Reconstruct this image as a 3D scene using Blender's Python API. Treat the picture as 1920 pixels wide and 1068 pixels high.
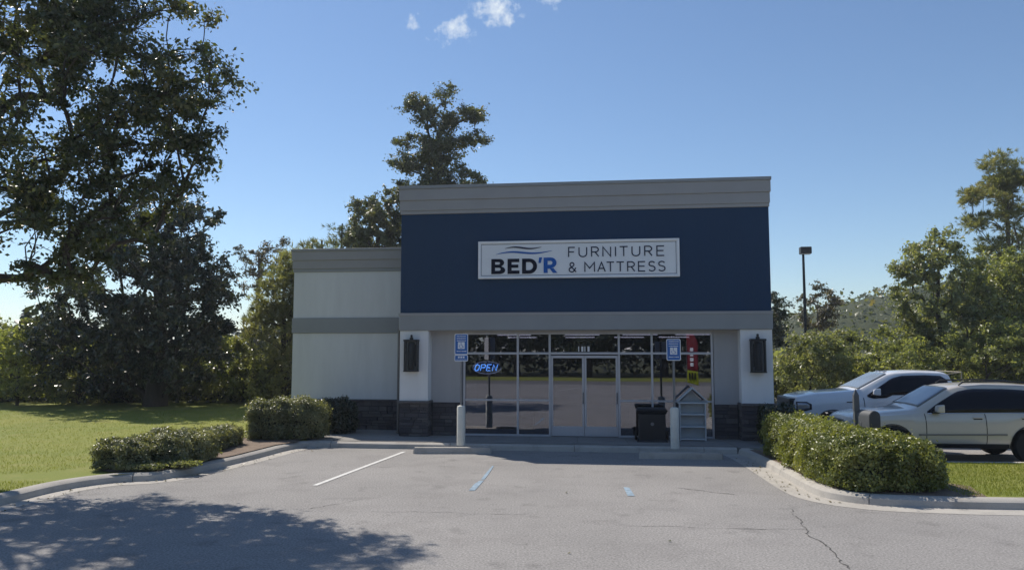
import bpy, bmesh, math, random
import numpy as np
from mathutils import Vector, Matrix
from math import radians as R, sin, cos, pi

S = bpy.context.scene
COL = S.collection
for o in list(bpy.data.objects): bpy.data.objects.remove(o)

# ---------------------------------------------------------------- camera
cam = bpy.data.cameras.new('camera'); co = bpy.data.objects.new('camera', cam); COL.objects.link(co)
cam.sensor_width = 36; cam.lens = 36 * 1450 / 1920; cam.clip_end = 3000; cam.clip_start = .1
co.location = (0, 0, 2.45); co.rotation_euler = (R(90 + 4.966), 0, 0)
S.camera = co

# ---------------------------------------------------------------- sky, sun, exposure
SUN = Vector((-.67, .74, 1.28)).normalized()
w = bpy.data.worlds.new('World'); S.world = w; w.use_nodes = True
nt = w.node_tree; nt.nodes.clear()
def N(t, tree, **k):
    n = tree.nodes.new(t)
    for a, b in k.items(): setattr(n, a, b)
    return n
wo = N('ShaderNodeOutputWorld', nt); bg = N('ShaderNodeBackground', nt)
sky = N('ShaderNodeTexSky', nt); sky.sky_type = 'NISHITA'; sky.sun_disc = False
sky.sun_elevation = math.asin(SUN.z); sky.sun_rotation = math.atan2(SUN.x, SUN.y)
sky.air_density = 1.0; sky.dust_density = .12; sky.ozone_density = 4.2; sky.altitude = 0
bg.inputs[1].default_value = .105
# small fair-weather clouds high up: noise broken into a few soft patches
tc = N('ShaderNodeTexCoord', nt)
nz = N('ShaderNodeTexNoise', nt); nz.inputs['Scale'].default_value = 48; nz.inputs['Detail'].default_value = 5; nz.inputs['Roughness'].default_value = .6
nt.links.new(tc.outputs['Generated'], nz.inputs['Vector'])
acc = None
def M(op, a, b=None, tree=nt, clamp=False):
    n = N('ShaderNodeMath', tree, operation=op, use_clamp=clamp)
    for i, v in enumerate((a, b)):
        if v is None: continue
        if isinstance(v, (int, float)): n.inputs[i].default_value = v
        else: tree.links.new(v, n.inputs[i])
    return n.outputs[0]
for (ax, el, rx, rz, amt) in [(-4.4, 23.0, .034, .030, .95), (-1.0, 24.5, .040, .030, 1.1), (-7.5, 23.5, .026, .02, .6), (2.4, 25.4, .04, .024, .7), (-6.0, 22.4, .026, .012, .6),
                              (-40, 34, .06, .03, .8), (38, 36, .07, .03, .8), (75, 28, .06, .03, .8), (-95, 30, .07, .03, .8), (150, 27, .06, .03, .8), (-150, 33, .06, .03, .8)]:
    d = (sin(R(ax)) * cos(R(el)), cos(R(ax)) * cos(R(el)), sin(R(el)))
    sub = N('ShaderNodeVectorMath', nt, operation='SUBTRACT'); nt.links.new(tc.outputs['Generated'], sub.inputs[0]); sub.inputs[1].default_value = d
    mul = N('ShaderNodeVectorMath', nt, operation='MULTIPLY'); nt.links.new(sub.outputs[0], mul.inputs[0]); mul.inputs[1].default_value = (1 / rx, 1 / rx, 1 / rz)
    ln = N('ShaderNodeVectorMath', nt, operation='LENGTH'); nt.links.new(mul.outputs[0], ln.inputs[0])
    m = M('MULTIPLY', M('SUBTRACT', 1.0, ln.outputs['Value'], clamp=True), amt)
    acc = m if acc is None else M('MAXIMUM', acc, m)
cm = M('SUBTRACT', M('ADD', M('MULTIPLY', acc, .75), M('MULTIPLY', nz.outputs['Fac'], 1.5)), 1.03, clamp=True)
cm = M('MULTIPLY', M('MULTIPLY', cm, 2.4, clamp=True), M('MULTIPLY', acc, 3.5, clamp=True))
mx = N('ShaderNodeMix', nt, data_type='RGBA'); nt.links.new(cm, mx.inputs[0]); nt.links.new(sky.outputs[0], mx.inputs[6]); mx.inputs[7].default_value = (6.6, 7.2, 7.8, 1)
nt.links.new(mx.outputs[2], bg.inputs[0]); nt.links.new(bg.outputs[0], wo.inputs[0])

sl = bpy.data.lights.new('sun', 'SUN'); sl.energy = 4.2; sl.angle = R(.53); sl.color = (1, .93, .83)
so = bpy.data.objects.new('sun', sl); COL.objects.link(so); so.location = SUN * 60
so.rotation_euler = (-SUN).to_track_quat('-Z', 'Y').to_euler()
S.view_settings.view_transform = 'Standard'; S.view_settings.look = 'None'; S.view_settings.exposure = 0.22; S.view_settings.gamma = 1
S.view_settings.use_curve_mapping = False
S.cycles.max_bounces = 8; S.cycles.transparent_max_bounces = 12

# ---------------------------------------------------------------- materials
MT = {}
def mat(name, col, rough=.6, metal=0, var=.0, scale=8., bump=0., bscale=60., coat=0, spec=.5, emit=None, estr=0, stretch=None, bdist=.01):
    if name in MT: return MT[name]
    m = bpy.data.materials.new(name); m.use_nodes = True; t = m.node_tree; b = t.nodes['Principled BSDF']
    b.inputs['Base Color'].default_value = (*col, 1); b.inputs['Roughness'].default_value = rough; b.inputs['Metallic'].default_value = metal
    b.inputs['Coat Weight'].default_value = coat; b.inputs['Specular IOR Level'].default_value = spec
    if emit: b.inputs['Emission Color'].default_value = (*emit, 1); b.inputs['Emission Strength'].default_value = estr
    tcn = N('ShaderNodeTexCoord', t); src = tcn.outputs['Object']
    if stretch:
        mp = N('ShaderNodeMapping', t); mp.inputs['Scale'].default_value = stretch; t.links.new(src, mp.inputs[0]); src = mp.outputs[0]
    if var:
        n = N('ShaderNodeTexNoise', t); n.inputs['Scale'].default_value = scale; n.inputs['Detail'].default_value = 7; n.inputs['Roughness'].default_value = .62
        t.links.new(src, n.inputs['Vector'])
        r = N('ShaderNodeMapRange', t); r.inputs[1].default_value = .25; r.inputs[2].default_value = .75; r.inputs[3].default_value = 1 - var; r.inputs[4].default_value = 1 + var
        t.links.new(n.outputs['Fac'], r.inputs[0])
        v = N('ShaderNodeVectorMath', t, operation='SCALE'); v.inputs[0].default_value = col; t.links.new(r.outputs[0], v.inputs['Scale'])
        t.links.new(v.outputs[0], b.inputs['Base Color'])
    if bump:
        n = N('ShaderNodeTexNoise', t); n.inputs['Scale'].default_value = bscale; n.inputs['Detail'].default_value = 4
        t.links.new(src, n.inputs['Vector'])
        bp = N('ShaderNodeBump', t); bp.inputs['Strength'].default_value = bump; bp.inputs['Distance'].default_value = bdist
        t.links.new(n.outputs['Fac'], bp.inputs['Height']); t.links.new(bp.outputs[0], b.inputs['Normal'])
    MT[name] = m
    return m

def leafmat(name, c1, c2, c3=None, trans=.3, rough=.42, p3=.9, spec=.75):
    m = bpy.data.materials.new(name); m.use_nodes = True; t = m.node_tree; b = t.nodes['Principled BSDF']; out = t.nodes['Material Output']
    at = N('ShaderNodeAttribute', t, attribute_name='var')
    cr = N('ShaderNodeValToRGB', t); e = cr.color_ramp.elements
    e[0].color = (*c1, 1); e[0].position = .0; e[1].color = (*c2, 1); e[1].position = p3
    if c3: x = e.new(1.0); x.color = (*c3, 1)
    t.links.new(at.outputs['Fac'], cr.inputs[0]); t.links.new(cr.outputs[0], b.inputs['Base Color'])
    b.inputs['Roughness'].default_value = rough; b.inputs['Specular IOR Level'].default_value = spec
    tr = N('ShaderNodeBsdfTranslucent', t)
    hs = N('ShaderNodeMix', t, data_type='RGBA', blend_type='MULTIPLY'); hs.inputs[0].default_value = 1; hs.inputs[7].default_value = (1.5, 1.5, .6, 1)
    t.links.new(cr.outputs[0], hs.inputs[6]); t.links.new(hs.outputs[2], tr.inputs[0])
    ms = N('ShaderNodeMixShader', t); ms.inputs[0].default_value = trans
    t.links.new(b.outputs[0], ms.inputs[1]); t.links.new(tr.outputs[0], ms.inputs[2]); t.links.new(ms.outputs[0], out.inputs[0])
    return m

def ground_mat(name, c1, c2, c3, s1, s2, sp=220., bump=.3, bs=150., rough=.9, spk=.25, stain=0):
    m = bpy.data.materials.new(name); m.use_nodes = True; t = m.node_tree; b = t.nodes['Principled BSDF']; b.inputs['Roughness'].default_value = rough
    b.inputs['Specular IOR Level'].default_value = .25
    tcn = N('ShaderNodeTexCoord', t); o = tcn.outputs['Object']
    def nz(s, d=6, r=.6):
        n = N('ShaderNodeTexNoise', t); n.inputs['Scale'].default_value = s; n.inputs['Detail'].default_value = d; n.inputs['Roughness'].default_value = r
        t.links.new(o, n.inputs['Vector']); return n.outputs['Fac']
    def rng(f, a, b_, c=0., d=1.):
        r = N('ShaderNodeMapRange', t); r.inputs[1].default_value = a; r.inputs[2].default_value = b_; r.inputs[3].default_value = c; r.inputs[4].default_value = d
        t.links.new(f, r.inputs[0]); return r.outputs[0]
    m1 = N('ShaderNodeMix', t, data_type='RGBA'); m1.inputs[6].default_value = (*c1, 1); m1.inputs[7].default_value = (*c2, 1); t.links.new(rng(nz(s1), .35, .65), m1.inputs[0])
    m2 = N('ShaderNodeMix', t, data_type='RGBA'); m2.inputs[7].default_value = (*c3, 1); t.links.new(m1.outputs[2], m2.inputs[6]); t.links.new(rng(nz(s2, 8, .7), .5, .8, 0, .7), m2.inputs[0])
    sc = N('ShaderNodeVectorMath', t, operation='SCALE'); t.links.new(m2.outputs[2], sc.inputs[0]); t.links.new(rng(nz(sp, 3, .7), .3, .7, 1 - spk, 1 + spk), sc.inputs['Scale'])
    last = sc.outputs[0]
    if stain:
        s2_ = N('ShaderNodeVectorMath', t, operation='SCALE'); t.links.new(last, s2_.inputs[0]); t.links.new(rng(nz(1.7, 4, .5), .60, .72, 1, 1 - stain), s2_.inputs['Scale']); last = s2_.outputs[0]
        s3_ = N('ShaderNodeVectorMath', t, operation='SCALE'); t.links.new(last, s3_.inputs[0]); t.links.new(rng(nz(9., 2, .5), .68, .76, 1, 1 - stain), s3_.inputs['Scale']); last = s3_.outputs[0]
    t.links.new(last, b.inputs['Base Color'])
    bp = N('ShaderNodeBump', t); bp.inputs['Strength'].default_value = bump; bp.inputs['Distance'].default_value = .01
    t.links.new(nz(bs, 3), bp.inputs['Height']); t.links.new(bp.outputs[0], b.inputs['Normal'])
    MT[name] = m; return m

ground_mat('asphalt', (.310, .295, .280), (.262, .250, .238), (.190, .178, .170), .28, .9, sp=34., bump=.6, bs=90., spk=.42, stain=.22)
ground_mat('old_asphalt', (.20, .192, .185), (.17, .165, .16), (.13, .127, .123), .35, 1.1, sp=60., bump=.4, bs=90., spk=.2)
ground_mat('concrete', (.47, .44, .395), (.40, .375, .34), (.26, .24, .21), 1.3, 3.5, sp=90., bump=.25, bs=80., spk=.12)
ground_mat('pavement_concrete', (.30, .285, .265), (.26, .25, .235), (.19, .18, .17), 1.1, 3., sp=90., bump=.2, bs=80., spk=.1)
ground_mat('lawn', (.235, .24, .052), (.165, .20, .038), (.31, .27, .10), .22, .9, sp=35., bump=.6, bs=60., spk=.15)
ground_mat('earth', (.10, .09, .045), (.075, .085, .03), (.13, .11, .06), .2, .7, sp=20., bump=.6, bs=30.)
ground_mat('mulch', (.23, .175, .135), (.17, .125, .095), (.29, .23, .18), 2., 7., sp=60., bump=1., bs=45., spk=.4)
mat('wing_stucco', (.70, .70, .69), .9, var=.07, scale=2.6, bump=.5, bscale=45, stretch=(1, 1, .18))
mat('pier_stucco', (.80, .79, .78), .9, var=.07, scale=2.6, bump=.5, bscale=45, stretch=(1, 1, .18))
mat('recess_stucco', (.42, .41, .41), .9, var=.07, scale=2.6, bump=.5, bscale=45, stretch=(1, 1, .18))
mat('navy_stucco', (.010, .040, .095), .85, var=.07, scale=2.6, bump=.5, bscale=45, stretch=(1, 1, .18))
mat('band_grey', (.30, .31, .315), .85, var=.06, scale=1.5, bump=.2, bscale=140)
mat('cornice_grey', (.345, .335, .335), .8, var=.05, scale=1.5, bump=.15, bscale=140)
mat('coping_metal', (.30, .30, .30), .5, metal=.3, var=.05)
mat('stone_a', (.085, .078, .085), .85, var=.3, scale=12, bump=.6, bscale=40)
mat('stone_b', (.12, .11, .11), .85, var=.3, scale=12, bump=.6, bscale=40)
mat('stone_c', (.06, .056, .066), .85, var=.3, scale=12, bump=.6, bscale=40)
mat('mortar', (.04, .04, .045), .95)
mat('aluminium', (.52, .52, .55), .38, metal=.35, var=.04)
mat('steel_post', (.20, .20, .21), .5, metal=.5, var=.1)
mat('black_metal', (.012, .013, .016), .45, var=.1)
mat('dark_bronze', (.035, .028, .025), .5, var=.1)
mat('sign_white', (.80, .81, .83), .45, var=.03, scale=2)
mat('sign_frame', (.85, .85, .86), .4)
mat('sign_navy', (.004, .007, .022), .6, spec=.15)
mat('sign_blue', (.012, .11, .42), .6, spec=.2)
mat('sign_ink', (.012, .022, .055), .6, spec=.2)
mat('traffic_blue', (.02, .13, .42), .45, var=.05)
mat('traffic_white', (.75, .77, .8), .45)
mat('bollard_paint', (.66, .65, .58), .7, var=.12, scale=6, bump=.2)
mat('white_wood', (.50, .53, .55), .6, var=.08, scale=3, stretch=(1, 1, 8))
mat('bin_plastic', (.005, .006, .010), .5, var=.1, bump=.1)
mat('bark', (.06, .048, .038), .95, var=.35, scale=5, bump=.8, bscale=18, stretch=(1, 1, .25))
mat('pale_bark', (.16, .14, .12), .95, var=.3, scale=5, bump=.8, bscale=18, stretch=(1, 1, .25))
mat('dark_core', (.022, .024, .012), 1)  # near-black colour of the solid core added inside hedges
mat('interior_wall', (.20, .19, .18), .9, var=.05)
mat('interior_floor', (.07, .065, .065), .5, var=.15, scale=3)
mat('interior_ceiling', (.22, .22, .22), .9)
mat('lit_tube', (.9, .9, .9), .5, emit=(1, .98, .93), estr=1.3)
mat('neon_blue', (.1, .3, .6), .4, emit=(.16, .48, .95), estr=5.5)
mat('neon_white', (.4, .45, .5), .4, emit=(.45, .52, .66), estr=1.4)
mat('tyre_rubber', (.012, .012, .012), .85, bump=.3)
mat('alloy', (.45, .45, .47), .3, metal=.9)
mat('car_black', (.008, .008, .010), .4)
mat('chrome', (.6, .6, .62), .15, metal=1)
mat('white_paint', (.74, .75, .77), .30, coat=.8, var=.015, scale=2)
mat('silver_paint', (.58, .53, .465), .36, metal=.2, coat=.8, var=.02, scale=2)
mat('car_glass', (.004, .005, .010), .03, spec=.28)
mat('reflection_grey', (.22, .20, .18), .4)  # colour of the painted reflection line on the SUV doors
mat('headlamp', (.35, .37, .4), .12, metal=.4, coat=1)
mat('white_line', (.62, .61, .58), .8, var=.25, scale=9)
mat('blue_line', (.25, .33, .40), .85, var=.45, scale=9)
mat('crack_fill', (.085, .080, .076), .95, var=.3, scale=20)
mat('mailbox_grey', (.10, .105, .11), .6, var=.1)
mat('seat_fabric', (.07, .06, .055), .9, var=.2)
mat('flag_red', (.40, .06, .08), .8)
mat('flag_yellow', (.55, .60, .03), .8)

def glass_mat():
    m = bpy.data.materials.new('shop_glass'); m.use_nodes = True; t = m.node_tree; t.nodes.clear(); out = N('ShaderNodeOutputMaterial', t)
    tr = N('ShaderNodeBsdfTransparent', t); tr.inputs[0].default_value = (.38, .39, .47, 1)
    gl = N('ShaderNodeBsdfGlossy', t); gl.inputs['Roughness'].default_value = .0; gl.inputs['Color'].default_value = (.86, .89, 1, 1)
    fr = N('ShaderNodeFresnel', t); fr.inputs[0].default_value = 1.5
    f = M('ADD', M('MULTIPLY', fr.outputs[0], .8, t), .185, t, True)
    ms = N('ShaderNodeMixShader', t); t.links.new(f, ms.inputs[0]); t.links.new(tr.outputs[0], ms.inputs[1]); t.links.new(gl.outputs[0], ms.inputs[2]); t.links.new(ms.outputs[0], out.inputs[0])
    MT['shop_glass'] = m
glass_mat()
def wind_mat():
    m = bpy.data.materials.new('windscreen_glass'); m.use_nodes = True; b = m.node_tree.nodes['Principled BSDF']
    b.inputs['Base Color'].default_value = (.20, .225, .25, 1); b.inputs['Roughness'].default_value = .12; b.inputs['IOR'].default_value = 1.7  # sky reflection put into the pale base colour, with some dust
    MT['windscreen_glass'] = m
wind_mat()
def cloth_mat(name, col):
    m = MT[name]; t = m.node_tree; out = t.nodes['Material Output']; b = t.nodes['Principled BSDF']
    tr = N('ShaderNodeBsdfTranslucent', t); tr.inputs[0].default_value = (*col, 1)
    ms = N('ShaderNodeMixShader', t); ms.inputs[0].default_value = .6
    t.links.new(b.outputs[0], ms.inputs[1]); t.links.new(tr.outputs[0], ms.inputs[2]); t.links.new(ms.outputs[0], out.inputs[0])
cloth_mat('flag_red', (.50, .09, .12)); cloth_mat('flag_yellow', (.50, .55, .10))

L_BIG = leafmat('leaf_big_tree', (.050, .066, .028), (.11, .12, .05), (.20, .16, .06), .42, .36)
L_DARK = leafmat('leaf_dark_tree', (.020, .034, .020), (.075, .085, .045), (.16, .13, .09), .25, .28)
L_GUM = leafmat('leaf_gum', (.075, .090, .040), (.15, .155, .07), (.21, .17, .07), .42)
L_PINE = leafmat('needle_pine', (.085, .105, .060), (.16, .175, .09), (.20, .18, .10), .45)
L_PALE = leafmat('needle_pale', (.15, .165, .085), (.25, .25, .125), (.29, .26, .15), .5)
L_SHRUB = leafmat('leaf_shrub', (.18, .205, .085), (.32, .335, .135), (.38, .35, .17), .55, .40)
L_OLIVE = leafmat('leaf_olive', (.17, .19, .10), (.30, .31, .16), (.36, .33, .19), .55, .40)
L_HEDGE = leafmat('leaf_hedge', (.15, .175, .045), (.29, .30, .085), (.42, .40, .18), .40, .4)
L_HEDGE2 = leafmat('leaf_low_hedge', (.14, .15, .070), (.29, .29, .15), (.42, .40, .25), .38, .4)
L_GRASS = leafmat('grass_blade', (.18, .21, .038), (.24, .255, .055), (.30, .27, .085), .4, .6, .9, .3)
L_BARE = leafmat('leaf_bare', (.10, .09, .06), (.17, .15, .10), (.22, .17, .1), .3)

# ---------------------------------------------------------------- helpers
def tag(o, label=None, cat=None, group=None, kind=None):
    if label: o['label'] = label
    if cat: o['category'] = cat
    if group: o['group'] = group
    if kind: o['kind'] = kind
    return o
def empty(name, loc=(0, 0, 0), rz=0, **k):
    o = bpy.data.objects.new(name, None); COL.objects.link(o); o.location = loc; o.rotation_euler = (0, 0, rz); o.empty_display_size = .2
    return tag(o, **k)
def link(name, me, parent=None, loc=None, rz=None, **k):
    o = bpy.data.objects.new(name, me); COL.objects.link(o)
    if parent: o.parent = parent
    if loc is not None: o.location = loc
    if rz is not None: o.rotation_euler = (0, 0, rz)
    return tag(o, **k)
class MB:
    def __init__(s): s.v = []; s.f = []
    def add(s, v, f):
        n = len(s.v); s.v += [tuple(p) for p in v]; s.f += [tuple(i + n for i in q) for q in f]; return s
    def box(s, x0, x1, y0, y1, z0, z1):
        return s.add([(x0, y0, z0), (x1, y0, z0), (x1, y1, z0), (x0, y1, z0), (x0, y0, z1), (x1, y0, z1), (x1, y1, z1), (x0, y1, z1)],
                     [(0, 3, 2, 1), (4, 5, 6, 7), (0, 1, 5, 4), (1, 2, 6, 5), (2, 3, 7, 6), (3, 0, 4, 7)])
    def prism(s, poly, a, b, axis='z'):
        n = len(poly)
        def P(p, h): return (p[0], p[1], h) if axis == 'z' else ((p[0], h, p[1]) if axis == 'y' else (h, p[0], p[1]))
        return s.add([P(p, a) for p in poly] + [P(p, b) for p in poly],
                     [tuple(range(n)), tuple(range(2 * n - 1, n - 1, -1))] + [(i, i + n, (i + 1) % n + n, (i + 1) % n) for i in range(n)])
    def tube(s, pts, r, n=8, cap=True):
        pts = [Vector(p) for p in pts]; rr = r if isinstance(r, (list, tuple)) else [r] * len(pts); v = []; f = []
        for i, p in enumerate(pts):
            d = (pts[min(i + 1, len(pts) - 1)] - pts[max(i - 1, 0)]).normalized()
            a = d.orthogonal().normalized() if i == 0 else (a - d * a.dot(d)).normalized()
            b = d.cross(a)
            for k in range(n): t = 2 * pi * k / n; v.append(p + (a * cos(t) + b * sin(t)) * rr[i])
        for i in range(len(pts) - 1):
            for k in range(n): f.append((i * n + k, i * n + (k + 1) % n, (i + 1) * n + (k + 1) % n, (i + 1) * n + k))
        if cap: f.append(tuple(range(n - 1, -1, -1))); f.append(tuple(range((len(pts) - 1) * n, len(pts) * n)))
        return s.add(v, f)
    def lathe(s, prof, n=16, axis='z', c=(0, 0, 0)):
        v = []; f = []
        for (r, h) in prof:
            for k in range(n):
                t = 2 * pi * k / n; a, b = r * cos(t), r * sin(t)
                v.append((c[0] + a, c[1] + b, c[2] + h) if axis == 'z' else (c[0] + a, c[1] + h, c[2] + b))
        for i in range(len(prof) - 1):
            for k in range(n): f.append((i * n + k, i * n + (k + 1) % n, (i + 1) * n + (k + 1) % n, (i + 1) * n + k))
        f.append(tuple(range(n))); f.append(tuple(range((len(prof) - 1) * n, len(prof) * n)))
        return s.add(v, f)
    def mesh(s, name, m, smooth=None, recalc=True):
        me = bpy.data.meshes.new(name); me.from_pydata(s.v, [], s.f); me.materials.append(MT[m] if isinstance(m, str) else m)
        if recalc:
            bm = bmesh.new(); bm.from_mesh(me); bmesh.ops.recalc_face_normals(bm, faces=bm.faces); bm.to_mesh(me); bm.free()
        if smooth:
            me.polygons.foreach_set('use_smooth', [True] * len(me.polygons)); me.set_sharp_from_angle(angle=R(smooth))
        return me
    def build(s, name, m, parent=None, loc=None, rz=None, smooth=None, bevel=0, recalc=True, **k):
        o = link(name, s.mesh(name, m, smooth, recalc), parent, loc, rz, **k)
        if bevel:
            b = o.modifiers.new('bevel', 'BEVEL'); b.width = bevel; b.segments = 2; b.limit_method = 'ANGLE'; b.angle_limit = R(40)
        return o
def box(name, x0, x1, y0, y1, z0, z1, m, parent=None, bevel=0, **k): return MB().box(x0, x1, y0, y1, z0, z1).build(name, m, parent, bevel=bevel, **k)

def leaf_mesh(name, C, size, m, rng, aspect=.5, up=.25, dirs=None, fold=.18, var=None, jit=.35, nb=None, nbw=1.3):
    """N folded leaf blades (two triangles each) at the points C"""
    n = len(C); C = np.asarray(C, float)
    nr = rng.normal(size=(n, 3)); nr[:, 2] = np.abs(nr[:, 2]) * (1 if nb is None else np.sign(nr[:, 2])) + up
    if nb is not None: nr += nb * nbw
    nr /= np.linalg.norm(nr, axis=1)[:, None]
    if dirs is None: t = rng.normal(size=(n, 3))
    else: t = dirs + rng.normal(size=(n, 3)) * .05
    if dirs is None: t -= nr * (t * nr).sum(1)[:, None]
    t /= np.linalg.norm(t, axis=1)[:, None] + 1e-9
    b = np.cross(nr, t); b /= np.linalg.norm(b, axis=1)[:, None] + 1e-9
    L = (size * (1 + jit * rng.normal(size=n))).clip(size * .4, size * 1.9)[:, None]; W = L * aspect * .5
    up_ = np.cross(t, b)
    V = np.empty((n, 4, 3)); V[:, 0] = C - t * L * .5; V[:, 1] = C + b * W + up_ * L * fold * .5; V[:, 2] = C + t * L * .5; V[:, 3] = C - b * W + up_ * L * fold * .5
    me = bpy.data.meshes.new(name); me.vertices.add(4 * n); me.vertices.foreach_set('co', V.ravel().astype(np.float32))
    idx = (np.arange(n)[:, None] * 4 + np.array([0, 1, 2, 0, 2, 3])).ravel().astype(np.int32)
    me.loops.add(6 * n); me.loops.foreach_set('vertex_index', idx)
    me.polygons.add(2 * n); me.polygons.foreach_set('loop_start', (np.arange(2 * n) * 3).astype(np.int32))
    me.update(calc_edges=True)
    a = me.attributes.new('var', 'FLOAT', 'FACE')
    vv = rng.random(n) if var is None else (var + rng.normal(size=n) * .18).clip(0, 1)
    a.data.foreach_set('value', np.repeat(vv, 2).astype(np.float32))
    me.materials.append(m); return me

def in_ell(rng, ell, n, shell=.5):
    """points in a union of ellipsoids (cx,cy,cz,rx,ry,rz); shell > 0 pushes them outwards"""
    w = np.array([e[3] * e[4] * e[5] for e in ell]) ** .68; k = rng.choice(len(ell), n, p=w / w.sum()); e = np.array(ell)[k]
    d = rng.normal(size=(n, 3)); d /= np.linalg.norm(d, axis=1)[:, None]
    r = rng.random(n) ** (1 / 3); r = r * (1 - shell) + shell * (1 - (1 - r) ** 2)
    return e[:, :3] + d * r[:, None] * e[:, 3:6]

def grow(P, trunk, rng, up_pen=3.5):
    """join clump centres to a trunk: each takes the nearest node already joined; returns nodes, parents"""
    nodes = [Vector(t) for t in trunk]; par = [-1] + list(range(len(trunk) - 1))
    axis = np.array(trunk); dist = np.array([np.linalg.norm(axis - p, axis=1).min() for p in P])
    NP = np.array(trunk, float)
    for i in np.argsort(dist):
        p = P[i]; d = p - NP; c = np.linalg.norm(d, axis=1) + up_pen * np.maximum(0, -d[:, 2] + .3) * .6
        j = int(np.argmin(c)); par.append(j); nodes.append(Vector(p)); NP = np.vstack([NP, p])
    return nodes, par
def branch_mesh(name, nodes, par, nt_, r0, m, rng, tip=.012, flare=1.25):
    n = len(nodes); cnt = np.ones(n)
    for i in range(n - 1, 0, -1): cnt[par[i]] += cnt[i]
    rad = tip * cnt ** .5; rad *= 1.0; rad[:nt_] = np.maximum(rad[:nt_], r0 * np.linspace(1, .32, nt_)); rad = np.minimum(rad, r0 * .95)
    rad[0] = r0 * flare
    g = MB(); g.tube(nodes[:nt_], [float(x) for x in rad[:nt_]], 9)
    for i in range(nt_, n):
        a, b = nodes[par[i]], nodes[i]; L = (b - a).length
        k = Vector(rng.normal(size=3)) * L * .07; k.z += L * .05
        ra = min(rad[par[i]] * .8, rad[i] * 1.35)
        g.tube([a, a.lerp(b, .35) + k, a.lerp(b, .7) + k * .8, b], [float(ra), float(ra * .6 + rad[i] * .4), float(rad[i]), float(rad[i] * .7)], 5 if rad[i] > .03 else 3, cap=False)
    return g.mesh(name, m, smooth=60, recalc=False)

def tree(name, base, h, r0, ell, nclump, nleaf, size, lm, label, cat='tree', seed=1, rc=.5, flat=.65, bark='bark', trunk_top=.75, lean=(0, 0), group=None, shell=.5,
         aspect=.55, up=.25, tip=.012, needles=False, twigs=False):
    """ell are given relative to base; crown leaves sit in clumps at the ends of the limbs"""
    rng = np.random.default_rng(seed); root = empty(name, base, label=label, cat=cat, group=group)
    nt_ = 7; tr = [(lean[0] * t * h + rng.normal() * .05 * h * .12 * (k > 0), lean[1] * t * h + rng.normal() * .006 * h * (k > 0), t * h * trunk_top - (.05 if k == 0 else 0)) for k, t in enumerate(np.linspace(0, 1, nt_))]
    P = in_ell(rng, ell, nclump, shell); P = P[P[:, 2] > .15 * h * .2]
    nodes, par = grow(P, tr, rng)
    link('trunk', branch_mesh('trunk', nodes, par, nt_, r0, bark, rng, tip), root)
    cl = np.array([list(nodes[i]) for i in range(nt_, len(nodes))])
    k = rng.integers(0, len(cl), nleaf); cvar = rng.random(len(cl)); crad = rng.uniform(.55, 1.25, len(cl)) * rc
    if needles:
        # tufts of needles
        nb = 14; nt2 = nleaf // nb; k = rng.integers(0, len(cl), nt2)
        off = rng.normal(size=(nt2, 3)) * crad[k][:, None] * .55; off[:, 2] *= flat
        d0 = off.copy(); d0[:, 2] += .35 * rc; d0 /= np.linalg.norm(d0, axis=1)[:, None] + 1e-9
        c0 = np.repeat(cl[k] + off, nb, 0); dd = np.repeat(d0, nb, 0) + rng.normal(size=(nt2 * nb, 3)) * .5
        dd /= np.linalg.norm(dd, axis=1)[:, None]
        me = leaf_mesh('crown', c0 + dd * size * .5, size, lm, rng, aspect=aspect, dirs=dd, fold=.02, var=np.repeat(cvar[k], nb))
    else:
        K = 8; td = rng.normal(size=(len(cl), K, 3)); ctr = np.array(tr)[:, :2].mean(0); out_ = cl.copy(); out_[:, :2] -= ctr; out_[:, 2] = .25 * np.linalg.norm(out_[:, :2], axis=1); out_ /= np.linalg.norm(out_, axis=1)[:, None] + 1e-6
        td = td / np.linalg.norm(td, axis=2)[:, :, None] + out_[:, None, :] * .45; td /= np.linalg.norm(td, axis=2)[:, :, None]; td[:, :, 2] *= flat; tl = rng.uniform(.5, 1.35, (len(cl), K))
        q = rng.integers(0, K, nleaf); d_ = td[k, q]; s_ = (rng.random(nleaf) ** .7) * tl[k, q]
        off = d_ * (s_ * crad[k])[:, None] + rng.normal(size=(nleaf, 3)) * (crad[k] * .17)[:, None] * [1, 1, .8]
        nb = off / (np.linalg.norm(off, axis=1)[:, None] + 1e-6) * .6 + out_[k] * .5
        me = leaf_mesh('crown', cl[k] + off, size, lm, rng, aspect=aspect, up=up, var=cvar[k] * .8, nb=nb, nbw=.9)
        g = MB()
        for i in range(len(cl)):
            for j in range(K):
                a = Vector(cl[i]); e_ = Vector(td[i, j]) * float(tl[i, j] * crad[i] * .9); g.tube([a, a + e_ * .55 + Vector((0, 0, .03)), a + e_], [tip * .8, tip * .55, tip * .3], 3, cap=False)
        link('twigs', g.mesh('twigs', bark, recalc=False), root, kind='stuff')
    link('crown', me, root)
    return root

def copy_thing(o, loc, rz, label, sc=1.0, z=1.0):
    c = o.copy(); COL.objects.link(c); c.location = loc; c.rotation_euler = (0, 0, rz); c['label'] = label; c.scale = (sc, sc, sc * z)
    for ch in list(o.children):
        d = ch.copy(); COL.objects.link(d); d.parent = c
        for g in list(ch.children): e = g.copy(); COL.objects.link(e); e.parent = d
    return c

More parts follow.
